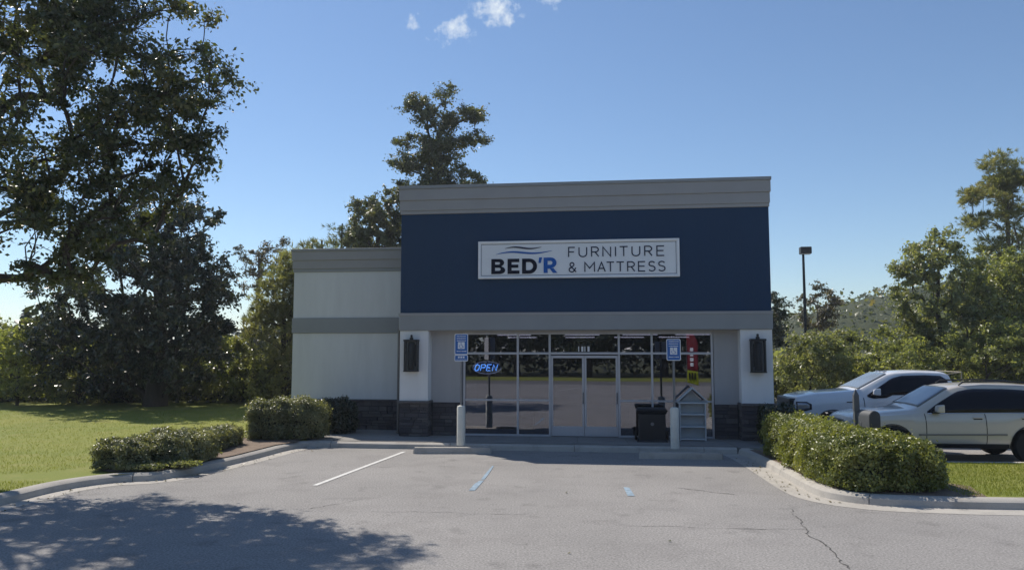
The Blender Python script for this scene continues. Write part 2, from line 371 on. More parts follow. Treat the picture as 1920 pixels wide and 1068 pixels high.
# ================================================================ ground, lot, kerbs
def sheet(name, poly, z, m, kind='structure'):
    return MB().add([(x, y, z) for x, y in poly], [tuple(range(len(poly)))]).build(name, m, kind=kind, recalc=False)
sheet('ground', [(-900, -900), (900, -900), (900, 900), (-900, 900)], -.03, 'earth')
def catmull(pts, step=.25):
    pts = [np.array(p, float) for p in pts]; out = []
    q = [2 * pts[0] - pts[1]] + pts + [2 * pts[-1] - pts[-2]]
    for i in range(1, len(q) - 2):
        n = max(2, int(np.linalg.norm(q[i + 1] - q[i]) / step))
        for k in range(n):
            t = k / n; a, b, c, d = q[i - 1], q[i], q[i + 1], q[i + 2]
            out.append(.5 * (2 * b + (c - a) * t + (2 * a - 5 * b + 4 * c - d) * t * t + (3 * b - a - 3 * c + d) * t ** 3))
    out.append(pts[-1]); return out
ORG = Vector((-3.12, 21.58, 0)); TH = .1237
def BW(u, v, z=0):
    return Vector((ORG.x + u * cos(TH) + v * sin(TH), ORG.y - u * sin(TH) + v * cos(TH), z))
def b2(u, v): p = BW(u, v); return (p.x, p.y)

KL = catmull([(-9.6, 3), (-8.9, 8), (-8.25, 12.2), (-8.0, 14.0), (-7.45, 14.85), (-6.7, 15.25), (-6.05, 17.42), (-5.62, 19.6), (-5.35, 20.25), (-4.7, 20.27)])
KF = [(-4.7, 20.27), (5.45, 18.95)]
KR = catmull([(5.45, 18.95), (5.5, 18.3), (5.40, 16.5), (5.22, 14.0), (5.32, 13.2), (5.75, 12.72), (6.5, 12.5), (8.2, 12.3), (14, 12.1), (24, 12.0)])
KB = [(24, 15.9), (7.0, 16.9)]      # far edge of the island, by the side car park
# asphalt: main lot and side lot
lot = [(-60, -26), (70, -26), (70, 60), (24, 60), (9.5, 45), (8.0, 24), (7.0, 19.2)] + [(5.5, 18.9)] + [(-4.7, 20.2)] + [tuple(p) for p in KL[::-1]] + [(-14, -4), (-60, -8)]
sheet('parking_lot', lot, 0.0, 'asphalt')

def offs(path, d):
    P = [np.array(p, float) for p in path]; out = []
    for i in range(len(P)):
        t = P[min(i + 1, len(P) - 1)] - P[max(i - 1, 0)]; t /= np.linalg.norm(t); out.append(P[i] + np.array([-t[1], t[0]]) * d)
    return out
def kerb(name, path, gutter=.45, h=.15, wd=.26, seg=3.0, side=1):
    """lot lies on the right-hand side of the path when side=1"""
    root = empty(name, (0, 0, 0), kind='structure')
    P = [np.array(p, float) for p in path]
    if len(P) == 2: P = [P[0] + (P[1] - P[0]) * t for t in np.linspace(0, 1, 40)]
    a0, a1, a2, a3 = offs(P, 0), offs(P, side * .035), offs(P, side * .10), offs(P, side * wd)
    s = 0; start = 0; runs = []
    for i in range(1, len(P)):
        s += np.linalg.norm(P[i] - P[i - 1])
        if s > seg or i == len(P) - 1: runs.append((start, i)); start = i; s = 0
    for (i0, i1) in runs:
        v = []; f = []
        for i in range(i0, i1 + 1):
            e = 0
            for (q, z) in ((a0[i], -.01), (a1[i], h - .045), (a2[i], h), (a3[i], h), (a3[i], -.02)): v.append([q[0], q[1], z])
        # open the joint a little
        if i1 - i0 > 1:
            for k in range(5):
                d = np.array(v[5 + k]) - np.array(v[k]); v[k] = list(np.array(v[k]) + d / np.linalg.norm(d) * .006)
                e = len(v) - 5 + k; d = np.array(v[e - 5]) - np.array(v[e]); v[e] = list(np.array(v[e]) + d / np.linalg.norm(d) * .006)
        n = i1 - i0
        for i in range(n):
            for k in range(4): f.append((i * 5 + k, i * 5 + k + 1, i * 5 + k + 6, i * 5 + k + 5))
        f.append((0, 1, 2, 3, 4)); f.append(tuple(n * 5 + k for k in (4, 3, 2, 1, 0)))
        MB().add(v, f).build('kerb_stone', 'concrete', root, smooth=35)
    if gutter:
        g0, g1 = offs(P, side * .01), offs(P, -side * gutter); v = []; f = []
        for i in range(len(P)): v += [(g0[i][0], g0[i][1], .005), (g1[i][0], g1[i][1], .004)]
        for i in range(len(P) - 1): f.append((2 * i, 2 * i + 1, 2 * i + 3, 2 * i + 2))
        MB().add(v, f).build('gutter', 'concrete', root)
    return root
kerb('kerb_left', KL, .34, side=1)
kerb('kerb_front', KF, 0, side=1)
kerb('kerb_island', KR, .42, side=1)
kerb('kerb_side_lot', KB, 0, side=1)

# pavement slabs in front of the shop
pv = empty('pavement', (0, 0, 0), kind='structure')
def slabpt(s, t):   # s along the front kerb 0..1, t from kerb to wall
    a = Vector((-4.7, 20.43, 0)).lerp(Vector((5.47, 19.11, 0)), s); b = BW(-1.45, 1.7).lerp(BW(8.6, 1.2), s)
    return a.lerp(b, t)
for i in range(8):
    for j in range(2):
        g = .004; c4 = [slabpt(i / 8 + (g if 1 else 0) * .1, j * .5 + g * .5), slabpt((i + 1) / 8 - g * .1, j * .5 + g * .5), slabpt((i + 1) / 8 - g * .1, j * .5 + .5 - g * .5), slabpt(i / 8 + g * .1, j * .5 + .5 - g * .5)]
        MB().prism([(p.x, p.y) for p in c4], -.02, .15).build('slab', 'pavement_concrete', pv)
# pavement ends: left towards the planting bed, right beside the pier
MB().prism([(-5.2, 20.36), (-4.73, 20.44), tuple(slabpt(0, 1).xy), b2(-.9, 1.7), b2(-3.4, 1.7), (-6.2, 22.3)], -.02, .148).build('slab', 'pavement_concrete', pv)
MB().prism([(5.5, 19.12), (6.9, 18.9), (7.3, 20.2), b2(10.2, .5), b2(9.9, .9), tuple(slabpt(1, 1).xy)], -.02, .148).build('slab', 'pavement_concrete', pv)

# lawns
def lawn(name, poly_fn, x0, x1, y0, y1, st, z, m, amp=.03):
    v = []; f = []; nx = int((x1 - x0) / st); ny = int((y1 - y0) / st); ok = np.zeros((nx + 1, ny + 1), int) - 1
    for i in range(nx + 1):
        for j in range(ny + 1):
            x, y = x0 + i * st, y0 + j * st
            ok[i, j] = len(v); v.append((x, y, z + amp * (sin(x * .7 + 1) * cos(y * .5) + .6 * sin(x * 1.9 + y * 1.3))))
    for i in range(nx):
        for j in range(ny):
            if poly_fn(x0 + (i + .5) * st, y0 + (j + .5) * st): f.append((ok[i, j], ok[i + 1, j], ok[i + 1, j + 1], ok[i, j + 1]))
    return MB().add(v, f).build(name, m, kind='structure', recalc=False, smooth=60)
KLa = np.array([tuple(p) for p in KL]); KLa = KLa[np.argsort(KLa[:, 1])]
def kx(y): return np.interp(y, KLa[:, 1], KLa[:, 0])
# left lawn follows the kerb line exactly
v = []; f = []; ys = np.concatenate([np.linspace(3, 20.2, 70), np.linspace(20.8, 46, 50)]); ts = np.concatenate([np.linspace(0, 1, 26) ** 1.6])
def lz(x, y): return .146 + .010 * (sin(x * .7 + 1) * cos(y * .5) + .6 * sin(x * 1.9 + y * 1.3)) * min(1, max(0, (abs(x - (kx(y) if y < 20.3 else -5.3)) - .2) * 1.2)) + max(0, y - 24) * .012
for y in ys:
    xr = (kx(y) - .22) if y < 20.3 else (-5.3 if y < 24 else -5.3)
    for t in ts: x = xr - t * 42; v.append((x, y, lz(x, y)))
n = len(ts)
for i in range(len(ys) - 1):
    for k in range(n - 1): f.append((i * n + k, i * n + k + 1, (i + 1) * n + k + 1, (i + 1) * n + k))
MB().add(v, f).build('lawn', 'lawn', kind='structure', recalc=False, smooth=60)
# island lawn
isl = [tuple(p) for p in offs(KR, .22)] + [(24, 15.8), (7.0, 16.8), (6.6, 18.0), (5.7, 18.8)]
sheet('island_lawn', isl, .143, 'lawn')
# mulch beds
sheet('mulch_bed', [(-5.5, 20.15), (-5.85, 19.4), (-6.2, 17.4), (-6.85, 15.3), (-7.45, 15.12), (-7.75, 15.1), (-8.15, 15.45), (-8.1, 16.0), (-7.7, 17.3), (-7.4, 19.2), (-7.2, 21.5), (-6.6, 22.9), (-5.6, 21.4)], .172, 'mulch')
sheet('island_mulch_bed', [(5.62, 18.6), (5.58, 16.5), (5.42, 14.0), (5.5, 13.35), (5.9, 12.95), (6.6, 12.72), (7.6, 12.62), (7.9, 13.6), (7.3, 14.6), (7.0, 16.5), (6.6, 18.4)], .152, 'mulch')

# grass blades on the lawns
rng = np.random.default_rng(5)
def blades(name, C, size, label):
    n = len(C); d = rng.normal(size=(n, 3)) * .45; d[:, 2] = 1; d /= np.linalg.norm(d, axis=1)[:, None]
    C = C.copy(); C[:, 2] += size * .4
    me = leaf_mesh(name, C, size, L_GRASS, rng, aspect=.14, dirs=d, fold=.02, var=(np.sin(C[:, 0] * .9) * np.cos(C[:, 1] * .6) * .25 + .45))
    o = link(name, me); tag(o, label, 'grass', kind='stuff')
y = 13 + 17 * rng.random(70000) ** 1.5; xr = np.where(y < 20.3, kx(y) - .25, -5.6); x = xr - 14 * rng.random(70000) ** 1.2
keep = ~((y > 14) & (y < 22.5) & (x > xr - 1.9)); x, y = x[keep], y[keep]
blades('lawn_grass', np.stack([x, y, [lz(a, b) for a, b in zip(x, y)]], 1),   .045, 'short mown green grass across the wide left lawn')
x = 5.6 + 7 * rng.random(60000); y = 12.25 + 5.1 * rng.random(60000); keep = (y < 16.6 - (x - 7) * .06) & (y > 12.75 - (x - 5.6) * .05) & (y > 12.7 - .06 * (x - 7)) & ~((x < 7.3) & (y > 12.7)); x, y = x[keep], y[keep]
blades('island_grass', np.stack([x, y, np.full(len(x), .143)], 1), .042, 'short green grass on the kerbed island at the right')

# painted lines, cracks, small litter
def strip(name, pts, wd, z, m, rngk=None, **k):
    P = [np.array(p, float) for p in pts]; a, b = offs(P, wd / 2), offs(P, -wd / 2)
    if rngk is not None:
        j = rngk.normal(size=(len(P), 2)) * wd * .5; a = [q + jj for q, jj in zip(a, j)]
    v = []; f = []
    for p, q in zip(a, b): v += [(p[0], p[1], z), (q[0], q[1], z)]
    for i in range(len(P) - 1): f.append((2 * i, 2 * i + 1, 2 * i + 3, 2 * i + 2))
    return MB().add(v, f).build(name, m, recalc=False, **k)
def seg(a, b, n): return [(a[0] + (b[0] - a[0]) * t, a[1] + (b[1] - a[1]) * t) for t in np.linspace(0, 1, n)]
rk = np.random.default_rng(3)
strip('bay_line', seg((-3.64, 14.53), (-2.66, 19.4), 30), .1, .008, 'white_line', kind='structure')
sheet('blue_bay_line', [(-.77, 14.0), (-.66, 14.02), (-.55, 15.0), (-.53, 15.05), (-.61, 15.1), (-.70, 14.7)], .008, 'blue_line')
sheet('blue_bay_line', [(-.60, 15.2), (-.53, 15.2), (-.47, 15.9), (-.39, 17.0), (-.43, 17.0), (-.55, 15.8)], .008, 'blue_line')
sheet('blue_bay_line', [(1.98, 13.5), (2.1, 13.48), (2.13, 14.3), (2.03, 14.35)], .008, 'blue_line')
def wander(a, b, n, amp):
    P = np.array(seg(a, b, n)); d = np.cumsum(rk.normal(size=(n, 2)) * amp, 0); d -= np.linspace(0, 1, n)[:, None] * d[-1]; return P + d
for a, b, n, wd in [((4.35, 12.4), (4.1, 11.0), 26, .011), ((4.1, 11.0), (3.55, 8.0), 60, .014), ((4.1, 11.0), (1.6, 11.2), 50, .010), ((3.0, 14.3), (3.9, 13.6), 20, .014), ((3.55, 8.0), (4.2, 5.0), 40, .014), ((-3.2, 12.4), (-2.5, 13.2), 20, .010), ((.2, 12.0), (-2.2, 12.2), 40, .008)]:
    strip('asphalt_crack', wander(a, b, n, .014), wd, .0045, 'crack_fill', rk, kind='structure')
for (x, y, s) in [(-.95, 13.2, .03), (.95, 13.8, .022), (2.1, 8.3, .03), (2.05, 10.3, .02), (.7, 9.7, .018)]:
    o = link('fallen_leaf', leaf_mesh('fallen_leaf', np.array([[x, y, .012]]), s * 2.4, L_BIG, rk, aspect=.7, up=3, fold=.3)); tag(o, {-.95: 'dry leaf lying between the white line and the blue line', .95: 'dry leaf lying on the asphalt between the two blue marks', 2.1: 'dry leaf lying nearest the bottom edge of the photo', 2.05: 'dry leaf on the asphalt below the short blue mark', .7: 'dry leaf on the bare asphalt in the middle foreground'}[x], 'leaf', 'fallen leaves on the asphalt')

_q = np.random.default_rng(12); _P = [np.array(p) + (np.array([.12, 0]) + np.abs(_q.normal(size=2)) * [.25, .05]) for p in KL[12:] for _ in range(3)] + [np.array(p) - np.abs(_q.normal(size=2)) * [.22, .05] - [.1, 0] for p in KR[2:24] for _ in range(3)]
_P = np.array(_P); tag(link('leaf_litter', leaf_mesh('leaf_litter', np.column_stack([_P, np.full(len(_P), .016)]), .05, L_BARE, _q, aspect=.6, up=3, fold=.25)), 'dry leaf litter and grit scattered in the gutters', 'leaf litter', kind='stuff')
# wheel stops
def wheel_stop(x, y, rz, label):
    g = MB(); L = .95
    prof = [(-.11, .0), (-.10, .07), (-.075, .145), (.075, .145), (.10, .07), (.11, .0)]
    v = []; f = []
    for (xx, s) in ((-L, .75), (-L + .03, 1), (-.35, 1), (-.34, 1), (.34, 1), (.35, 1), (L - .03, 1), (L, .75)):
        for (a, b) in prof: v.append((xx, a * s, b * s))
    for i in range(7):
        for k in range(5): f.append((i * 6 + k, i * 6 + k + 1, i * 6 + k + 7, i * 6 + k + 6))
    f.append(tuple(range(6))); f.append(tuple(range(47, 41, -1))); f += [(i * 6, i * 6 + 6, i * 6 + 11, i * 6 + 5) for i in range(7)]
    o = MB().add(v, f).build('wheel_stop', 'concrete', loc=(x, y, .0), rz=rz, smooth=30)
    return tag(o, label, 'wheel stop', 'concrete wheel stops in the bays')
wheel_stop(-1.45, 19.12, -.0, 'sunlit concrete wheel stop in front of the left bollard')
wheel_stop(3.9, 18.15, -.12, 'shaded concrete wheel stop in front of the right bollard')

# ================================================================ the shop building
B = empty('shop_building', ORG, -TH, label='single-storey shop with tall navy front block, grey cornice and lower pale left wing', cat='building')
W, RC, ZT = 10.03, .4, 7.10
D = 15.0
# tall front block
MB().box(0, W, 0, .35, 3.53, 6.31).build('upper_wall', 'navy_stucco', B, bevel=.012)
MB().box(.02, W - .02, .35, 3.0, 3.2, 6.95).build('upper_wall', 'navy_stucco', B, label='plain block behind the navy front')
MB().box(-.02, W + .02, -.05, RC + .3, 3.05, 3.53).build('lintel_band', 'band_grey', B, bevel=.015)
box('lintel_trim', -.03, W + .03, -.065, .2, 3.455, 3.535, 'cornice_grey', B, bevel=.008)
# cornice in steps
g = empty('cornice'); g.parent = B
box('fascia', -.02, W + .02, -.03, 3.0, 6.31, 6.41, 'cornice_grey', g, bevel=.01)
box('fascia', -.035, W + .035, -.05, 3.0, 6.41, 6.70, 'cornice_grey', g, bevel=.01)
box('fascia', -.055, W + .055, -.08, 3.0, 6.70, 7.02, 'cornice_grey', g, bevel=.01)
for k in range(4):
    a = -.075 + (W + .15) * k / 4; box('coping', a + .003 * (k > 0), a + (W + .15) / 4 - .003 * (k < 3), -.105, 3.05, 7.02, 7.11, 'coping_metal', g, bevel=.008)
# piers
for u0, u1 in ((0, .81), (9.21, W)):
    box('pier', u0, u1, 0, RC + .05, 1.08, 3.05, 'pier_stucco', B, bevel=.012)
    box('pier_core', u0 + .03, u1 - .03, .05, RC + .03, 0, 1.08, 'mortar', B)
    box('pier_sill', u0 - .05, u1 + .05, -.075, RC + .02, 1.05, 1.12, 'stone_b', B, bevel=.012)
# recessed front wall around the glazing
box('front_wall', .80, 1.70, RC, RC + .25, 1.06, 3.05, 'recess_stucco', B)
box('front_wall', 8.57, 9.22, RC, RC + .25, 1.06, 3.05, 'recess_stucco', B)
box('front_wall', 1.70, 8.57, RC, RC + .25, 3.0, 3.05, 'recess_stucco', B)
box('base_core', .80, 1.70, RC + .02, RC + .25, 0, 1.06, 'mortar', B)
box('base_core', 8.57, 9.22, RC + .02, RC + .25, 0, 1.06, 'mortar', B)
# left wing
WV = 1.7
MB().box(-3.84, 0.1, WV, WV + .4, 3.49, 4.90).build('wing_wall', 'wing_stucco', B, bevel=.012)
MB().box(-3.84, 0.1, WV, WV + .4, 1.02, 3.03).build('wing_wall', 'wing_stucco', B, bevel=.012)
box('wing_band', -3.86, .1, WV - .04, WV + .4, 3.03, 3.49, 'band_grey', B, bevel=.012)
g = empty('wing_cornice'); g.parent = B
box('fascia', -3.86, .02, WV - .03, WV + 3, 4.90, 5.00, 'band_grey', g, bevel=.01)
box('fascia', -3.88, .03, WV - .05, WV + 3, 5.00, 5.26, 'cornice_grey', g, bevel=.01)
box('fascia', -3.90, .04, WV - .08, WV + 3, 5.26, 5.53, 'cornice_grey', g, bevel=.01)
box('coping', -3.92, .05, WV - .105, WV + 3.05, 5.53, 5.61, 'coping_metal', g, bevel=.012)
box('wing_base_core', -3.84, .02, WV + .04, WV + .4, 0, 1.02, 'mortar', B)
box('wing_sill', -3.87, .0, WV - .06, WV + .3, .99, 1.045, 'stone_a', B, bevel=.012)
# side and rear walls, roof
box('side_wall', -3.48, -3.2, WV + .4, D, 0, 5.3, 'wing_stucco', B)
box('side_wall', W - .3, W - .02, RC + .05, D, 0, 5.3, 'wing_stucco', B)
box('rear_wall', -3.48, W - .02, D, D + .3, 0, 5.3, 'wing_stucco', B)
box('roof', -3.2, W - .3, WV + .4, D, 5.0, 5.12, 'band_grey', B)
box('yard_wall', -3.78, -3.5, WV + 1.6, WV + 5, 0, 1.95, 'wing_stucco', B, bevel=.02)
# inside of the shop
box('shop_floor', -.2, W - .3, RC + .27, D, .10, .15, 'interior_floor', B)
box('shop_ceiling', -.2, W - .3, RC + .27, D, 3.12, 3.18, 'interior_ceiling', B)
box('inner_wall', -.25, -.2, RC + .27, D, .15, 3.12, 'interior_wall', B)
box('rear_inner_wall', -.2, W - .3, D - 1.1, D - 1.0, .15, 3.12, 'interior_wall', B)

# ledge stone cladding: every stone a piece
rs = random.Random(8); stone_me = {}
for m in ('stone_a', 'stone_b', 'stone_c'):
    for k in range(3):
        bm = bmesh.new(); bmesh.ops.create_cube(bm, size=1.0)
        for vv in bm.verts:
            if vv.co.y < 0: vv.co.x *= .985; vv.co.z *= .90; vv.co.y += rs.uniform(-.12, .25)
        me = bpy.data.meshes.new('stone'); bm.to_mesh(me); bm.free(); me.materials.append(MT[m]); stone_me[(m, k)] = me
def clad(u0, u1, v, z0, z1, hrow=.085, face=0):
    z = z0
    while z < z1 - .02:
        h = min(rs.choice((hrow, hrow, hrow * 1.5, hrow * .75)), z1 - z)
        if z1 - z - h < .03: h = z1 - z
        u = u0
        while u < u1 - .01:
            l = min(rs.uniform(.16, .42), u1 - u)
            if u1 - u - l < .09: l = u1 - u
            pr = rs.uniform(.035, .065)
            me = stone_me[(rs.choice(('stone_a', 'stone_a', 'stone_b', 'stone_c')), rs.randrange(3))]
            o = link('stone', me, B)
            if face == 0: o.location = (u + l / 2, v - pr / 2 + .012, z + h / 2); o.scale = (l - .008, pr + .024, h - .007)
            else:
                o.location = (v + face * (pr / 2 - .012), u + l / 2, z + h / 2); o.rotation_euler = (0, 0, pi / 2 * face); o.scale = (l - .008, pr + .024, h - .007)
            u += l
        z += h
clad(-.0, .81, .05, .15, 1.05); clad(9.21, W, .05, .15, 1.05)
clad(.03, RC, .78, .15, 1.05, face=1, hrow=.11); clad(.03, RC, 9.24, .15, 1.05, face=-1, hrow=.11)
clad(-3.84, 0, WV + .04, .12, .99, hrow=.10)
clad(.86, 1.70, RC + .02, .15, 1.06, hrow=.10); clad(8.57, 9.16, RC + .02, .15, 1.06, hrow=.10)

# storefront glazing: frame bars, panes and the two door leaves
SV0, SV1 = RC + .03, RC + .14
US = [1.74, 3.25, 4.14, 6.04, 6.93, 8.53]; ZR = [.15, 1.13, 2.42, 2.97]; MW = .028
fr = empty('storefront_frame'); fr.parent = B
for u in US: box('mullion', u - MW, u + MW, SV0, SV1, .15, 3.0, 'aluminium', fr, bevel=.004)
for i in range(5):
    a, b = US[i] + MW, US[i + 1] - MW
    box('transom', a, b, SV0 + .004, SV1 - .004, ZR[3] - .025, ZR[3] + .03, 'aluminium', fr, bevel=.004)
    box('transom', a, b, SV0 + .004, SV1 - .004, ZR[2] - .03, ZR[2] + .03, 'aluminium', fr, bevel=.004)
    if i != 2:
        box('transom', a, b, SV0 + .004, SV1 - .004, ZR[1] - .025, ZR[1] + .025, 'aluminium', fr, bevel=.004)
        box('transom', a, b, SV0 + .004, SV1 - .004, .15, .20, 'aluminium', fr, bevel=.004)
    rows = [(.20, ZR[1] - .025), (ZR[1] + .025, ZR[2] - .03), (ZR[2] + .03, ZR[3] - .025)] if i != 2 else [(ZR[2] + .03, ZR[3] - .025)]
    for z0, z1 in rows: box('window_pane', a, b, RC + .08, RC + .088, z0, z1, 'shop_glass', B)
for k, (a, b) in enumerate(((4.175, 5.085), (5.095, 6.005))):
    dz = empty('door'); dz.parent = B; v0, v1 = RC + .06, RC + .105; st = .055
    box('door_frame', a, a + st, v0, v1, .165, 2.36, 'aluminium', dz, bevel=.004); box('door_frame', b - st, b, v0, v1, .165, 2.36, 'aluminium', dz, bevel=.004)
    box('door_frame', a + st, b - st, v0 + .002, v1 - .002, 2.29, 2.36, 'aluminium', dz, bevel=.004)
    box('kick_plate', a + st, b - st, v0 + .002, v1 - .002, .165, .43, 'aluminium', dz, bevel=.004)
    box('door_pane', a + st, b - st, v0 + .018, v0 + .026, .43, 2.29, 'shop_glass', dz)
    hu = b - st * .5 if k == 0 else b - st * .5
    MB().tube([(hu, v0, 1.05), (hu, v0 - .06, 1.05), (hu, v0 - .06, 1.35), (hu, v0, 1.35)], .011, 8).build('handle', 'black_metal', dz)
    box('push_bar', a + .1, b - .1, v1 + .03, v1 + .055, 1.93, 1.955, 'aluminium', dz)
for k in range(4): box('door_number_mark', 4.93 + k * .085, 4.955 + k * .085 + (.03 if k % 2 else 0), RC + .074, RC + .079, 2.47, 2.61, 'sign_frame', B)

# ceiling lights in the shop
def ceil_light(u, v, label):
    c = BW(u, v, 3.07); t = empty('ceiling_light', c, -TH, label=label, cat='light', group='strip lights on the shop ceiling')
    box('housing', -.62, .62, -.07, .07, .012, .05, 'sign_frame', t); box('tube', -.6, .6, -.03, .03, -.03, .01, 'lit_tube', t)
for i, v in enumerate((3.2, 6.2, 11.0)):
    for k, u in enumerate((2.2, 4.6, 6.6, 8.4)):
        ceil_light(u + .25 * (i == 1), v, 'lit strip light on the shop ceiling, %s row from the glass, %s from the left' % (('first', 'second', 'third')[i], ('first', 'second', 'third', 'fourth')[k]))
# furniture glimpsed inside
def sofa(u, v, rz, m, label):
    t = empty('sofa', BW(u, v, .15), -TH + rz, label=label, cat='sofa')
    box('seat', -.95, .95, -.4, .4, .12, .42, m, t, bevel=.05); box('backrest', -.95, .95, .32, .55, .2, .85, m, t, bevel=.06)
    box('armrest', -1.12, -.92, -.42, .5, .1, .62, m, t, bevel=.05); box('armrest', .92, 1.12, -.42, .5, .1, .62, m, t, bevel=.05)
    for a in (-.9, .9):
        for b in (-.3, .4): MB().lathe([(.03, 0), (.04, .13)], 8, c=(a, b, 0)).build('leg', 'black_metal', t)
sofa(2.6, 2.6, 0, 'seat_fabric', 'dark fabric sofa inside the left shop window')
sofa(7.6, 4.2, .3, 'seat_fabric', 'dark fabric sofa deep inside behind the right window')

# neon open sign inside the left window
t = empty('open_sign', BW(2.36, RC + .2, 2.02), -TH, label='blue neon OPEN sign hanging in the upper left shop window', cat='sign')
def stroke(g, pts, r=.012, n=6): g.tube([(p[0], 0, p[1]) for p in pts], r, n)
g = MB(); el = [(.40 * cos(a), .17 * sin(a) + .0) for a in np.linspace(.15 * pi, 2.02 * pi, 40)]; stroke(g, el, .008); g.build('border_tube', 'neon_white', t, smooth=60)
sh = lambda P: [(x + z * .22, z) for x, z in P]
for nm, P in (('letter_o', [[(-.28 + .06 * cos(a), .085 * sin(a)) for a in np.linspace(0, 2 * pi, 18)]]),
              ('letter_p', [[(-.17, -.085), (-.17, .085), (-.07, .085), (-.05, .05), (-.07, .0), (-.17, .0)]]),
              ('letter_e', [[(.11, .085), (.0, .085), (.0, -.085), (.11, -.085)], [(.0, .0), (.09, .0)]]),
              ('letter_n', [[(.17, -.085), (.17, .085), (.28, -.085), (.28, .085)]])):
    g = MB()
    for q in P: stroke(g, sh(q), .014)
    g.build(nm, 'neon_blue', t, smooth=60)
MB().box(-.36, .36, .03, .05, -.13, .13).build('backing_panel', mat('neon_back', (.01, .03, .09), .5), t)
MB().tube([(-.2, .03, .13), (-.2, .03, .92)], .003, 4).build('hanging_wire', 'black_metal', t); MB().tube([(.2, .03, .13), (.2, .03, .92)], .003, 4).build('hanging_wire', 'black_metal', t)

# ================================================================ fascia sign
SU0, SU1, SZ0, SZ1 = 2.24, 7.65, 4.48, 5.47
T = empty('shop_sign', BW((SU0 + SU1) / 2, -.02, (SZ0 + SZ1) / 2), -TH, label='long white shop sign reading BED\'R FURNITURE & MATTRESS on the navy wall', cat='sign')
hw, hh = (SU1 - SU0) / 2, (SZ1 - SZ0) / 2
box('panel', -hw, hw, -.08, .03, -hh, hh, 'sign_white', T)
for a in ((-hw, hw, hh - .035, hh + .02), (-hw, hw, -hh - .02, -hh + .035)): box('frame', a[0] - .02, a[1] + .02, -.115, .025, a[2], a[3], 'sign_frame', T, bevel=.006)
for a in ((-hw - .02, -hw + .035), (hw - .035, hw + .02)): box('frame', a[0], a[1], -.113, .022, -hh + .036, hh - .036, 'sign_frame', T, bevel=.006)
for z in (hh - .07, -hh + .06): box('inner_line', -hw + .06, hw - .06, -.0835, -.079, z, z + .012, 'sign_ink', T)
for x in (-hw + .06, hw - .075): box('inner_line', x, x + .010, -.0832, -.079, -hh + .073, hh - .071, 'sign_ink', T)
def px(x, y): return ((x - 963) / 1680 * 2 * hw, -(y - 292) / 300 * 2 * hh)   # enlarged-sign units to metres (sign about 1680 x 300 units)
def sk(x, y): return px(x, y + (x - 963) * .020)
def ribbon(pts, wd):
    P = [np.array(p, float) for p in pts]; out = []
    for i in range(len(P)):
        d0 = P[i] - P[i - 1] if i else P[1] - P[0]; d1 = P[i + 1] - P[i] if i < len(P) - 1 else d0
        d0 = d0 / np.linalg.norm(d0); d1 = d1 / np.linalg.norm(d1); t = d0 + d1; t /= np.linalg.norm(t); nrm = np.array([-t[1], t[0]])
        out.append((nrm, min(2.2, 1 / max(.3, float(np.dot(nrm, [-d0[1], d0[0]]))))))
    return P, out
def letter(name, strokes, wd, m, y0=-.08, dep=.012):
    g = MB()
    for k, q in enumerate(strokes):
        ww = wd
        P, nn = ribbon(q, ww); n = len(P); yy = y0 - dep - k * .0007
        L_ = [P[i] + nn[i][0] * nn[i][1] * ww / 2 for i in range(n)]; R_ = [P[i] - nn[i][0] * nn[i][1] * ww / 2 for i in range(n)]
        v = []; f = []
        for i in range(n): v += [(L_[i][0], yy, L_[i][1]), (R_[i][0], yy, R_[i][1]), (L_[i][0], y0 + .003, L_[i][1]), (R_[i][0], y0 + .003, R_[i][1])]
        for i in range(n - 1):
            a = i * 4; b = a + 4; f += [(a, b, b + 1, a + 1), (a, a + 2, b + 2, b), (a + 1, b + 1, b + 3, a + 3)]
        f += [(0, 1, 3, 2), (n * 4 - 4, n * 4 - 2, n * 4 - 1, n * 4 - 3)]
        g.add(v, f)
    return g.build(name, m, T)
def arc(cx, cy, rx, ry, a0, a1, n=12): return [(cx + rx * cos(R(a)), cy + ry * sin(R(a))) for a in np.linspace(a0, a1, n)]
# thin letters in a unit cell 0..w, 0..1
THIN = {'F': (.55, [[(0, 0), (0, 1), (.55, 1)], [(0, .52), (.48, .52)]]), 'U': (.7, [[(0, 1), (0, .35)] + arc(.35, .35, .35, .35, 180, 360)[1:] + [(.7, 1)]]),
        'R': (.6, [[(0, 0), (0, 1), (.32, 1)] + arc(.32, .74, .26, .26, 90, -90)[1:] + [(0, .48)], [(.3, .48), (.6, 0)]]), 'N': (.75, [[(0, 0), (0, 1), (.75, 0), (.75, 1)]]),
        'I': (0, [[(0, 0), (0, 1)]]), 'T': (.7, [[(0, 1), (.7, 1)], [(.35, 1), (.35, 0)]]), 'E': (.55, [[(.55, 1), (0, 1), (0, 0), (.55, 0)], [(0, .52), (.5, .52)]]),
        'M': (.85, [[(0, 0), (0, 1), (.425, .38), (.85, 1), (.85, 0)]]), 'A': (.8, [[(0, 0), (.4, 1), (.8, 0)], [(.15, .34), (.65, .34)]]),
        'S': (.55, [arc(.28, .75, .27, .25, 30, 200) + arc(.28, .25, .28, .25, 60, -160)[0:]]),
        '&': (.7, [[(.7, 0), (.14, .66)] + arc(.3, .8, .19, .2, 200, -40, 10) + [(.16, .42)] + arc(.28, .25, .26, .25, 130, 310, 12) + [(.68, .45)]])}
THIN['S'] = (.55, [arc(.275, .76, .25, .24, 25, 230, 12) + arc(.275, .26, .265, .26, 65, -155, 14)])
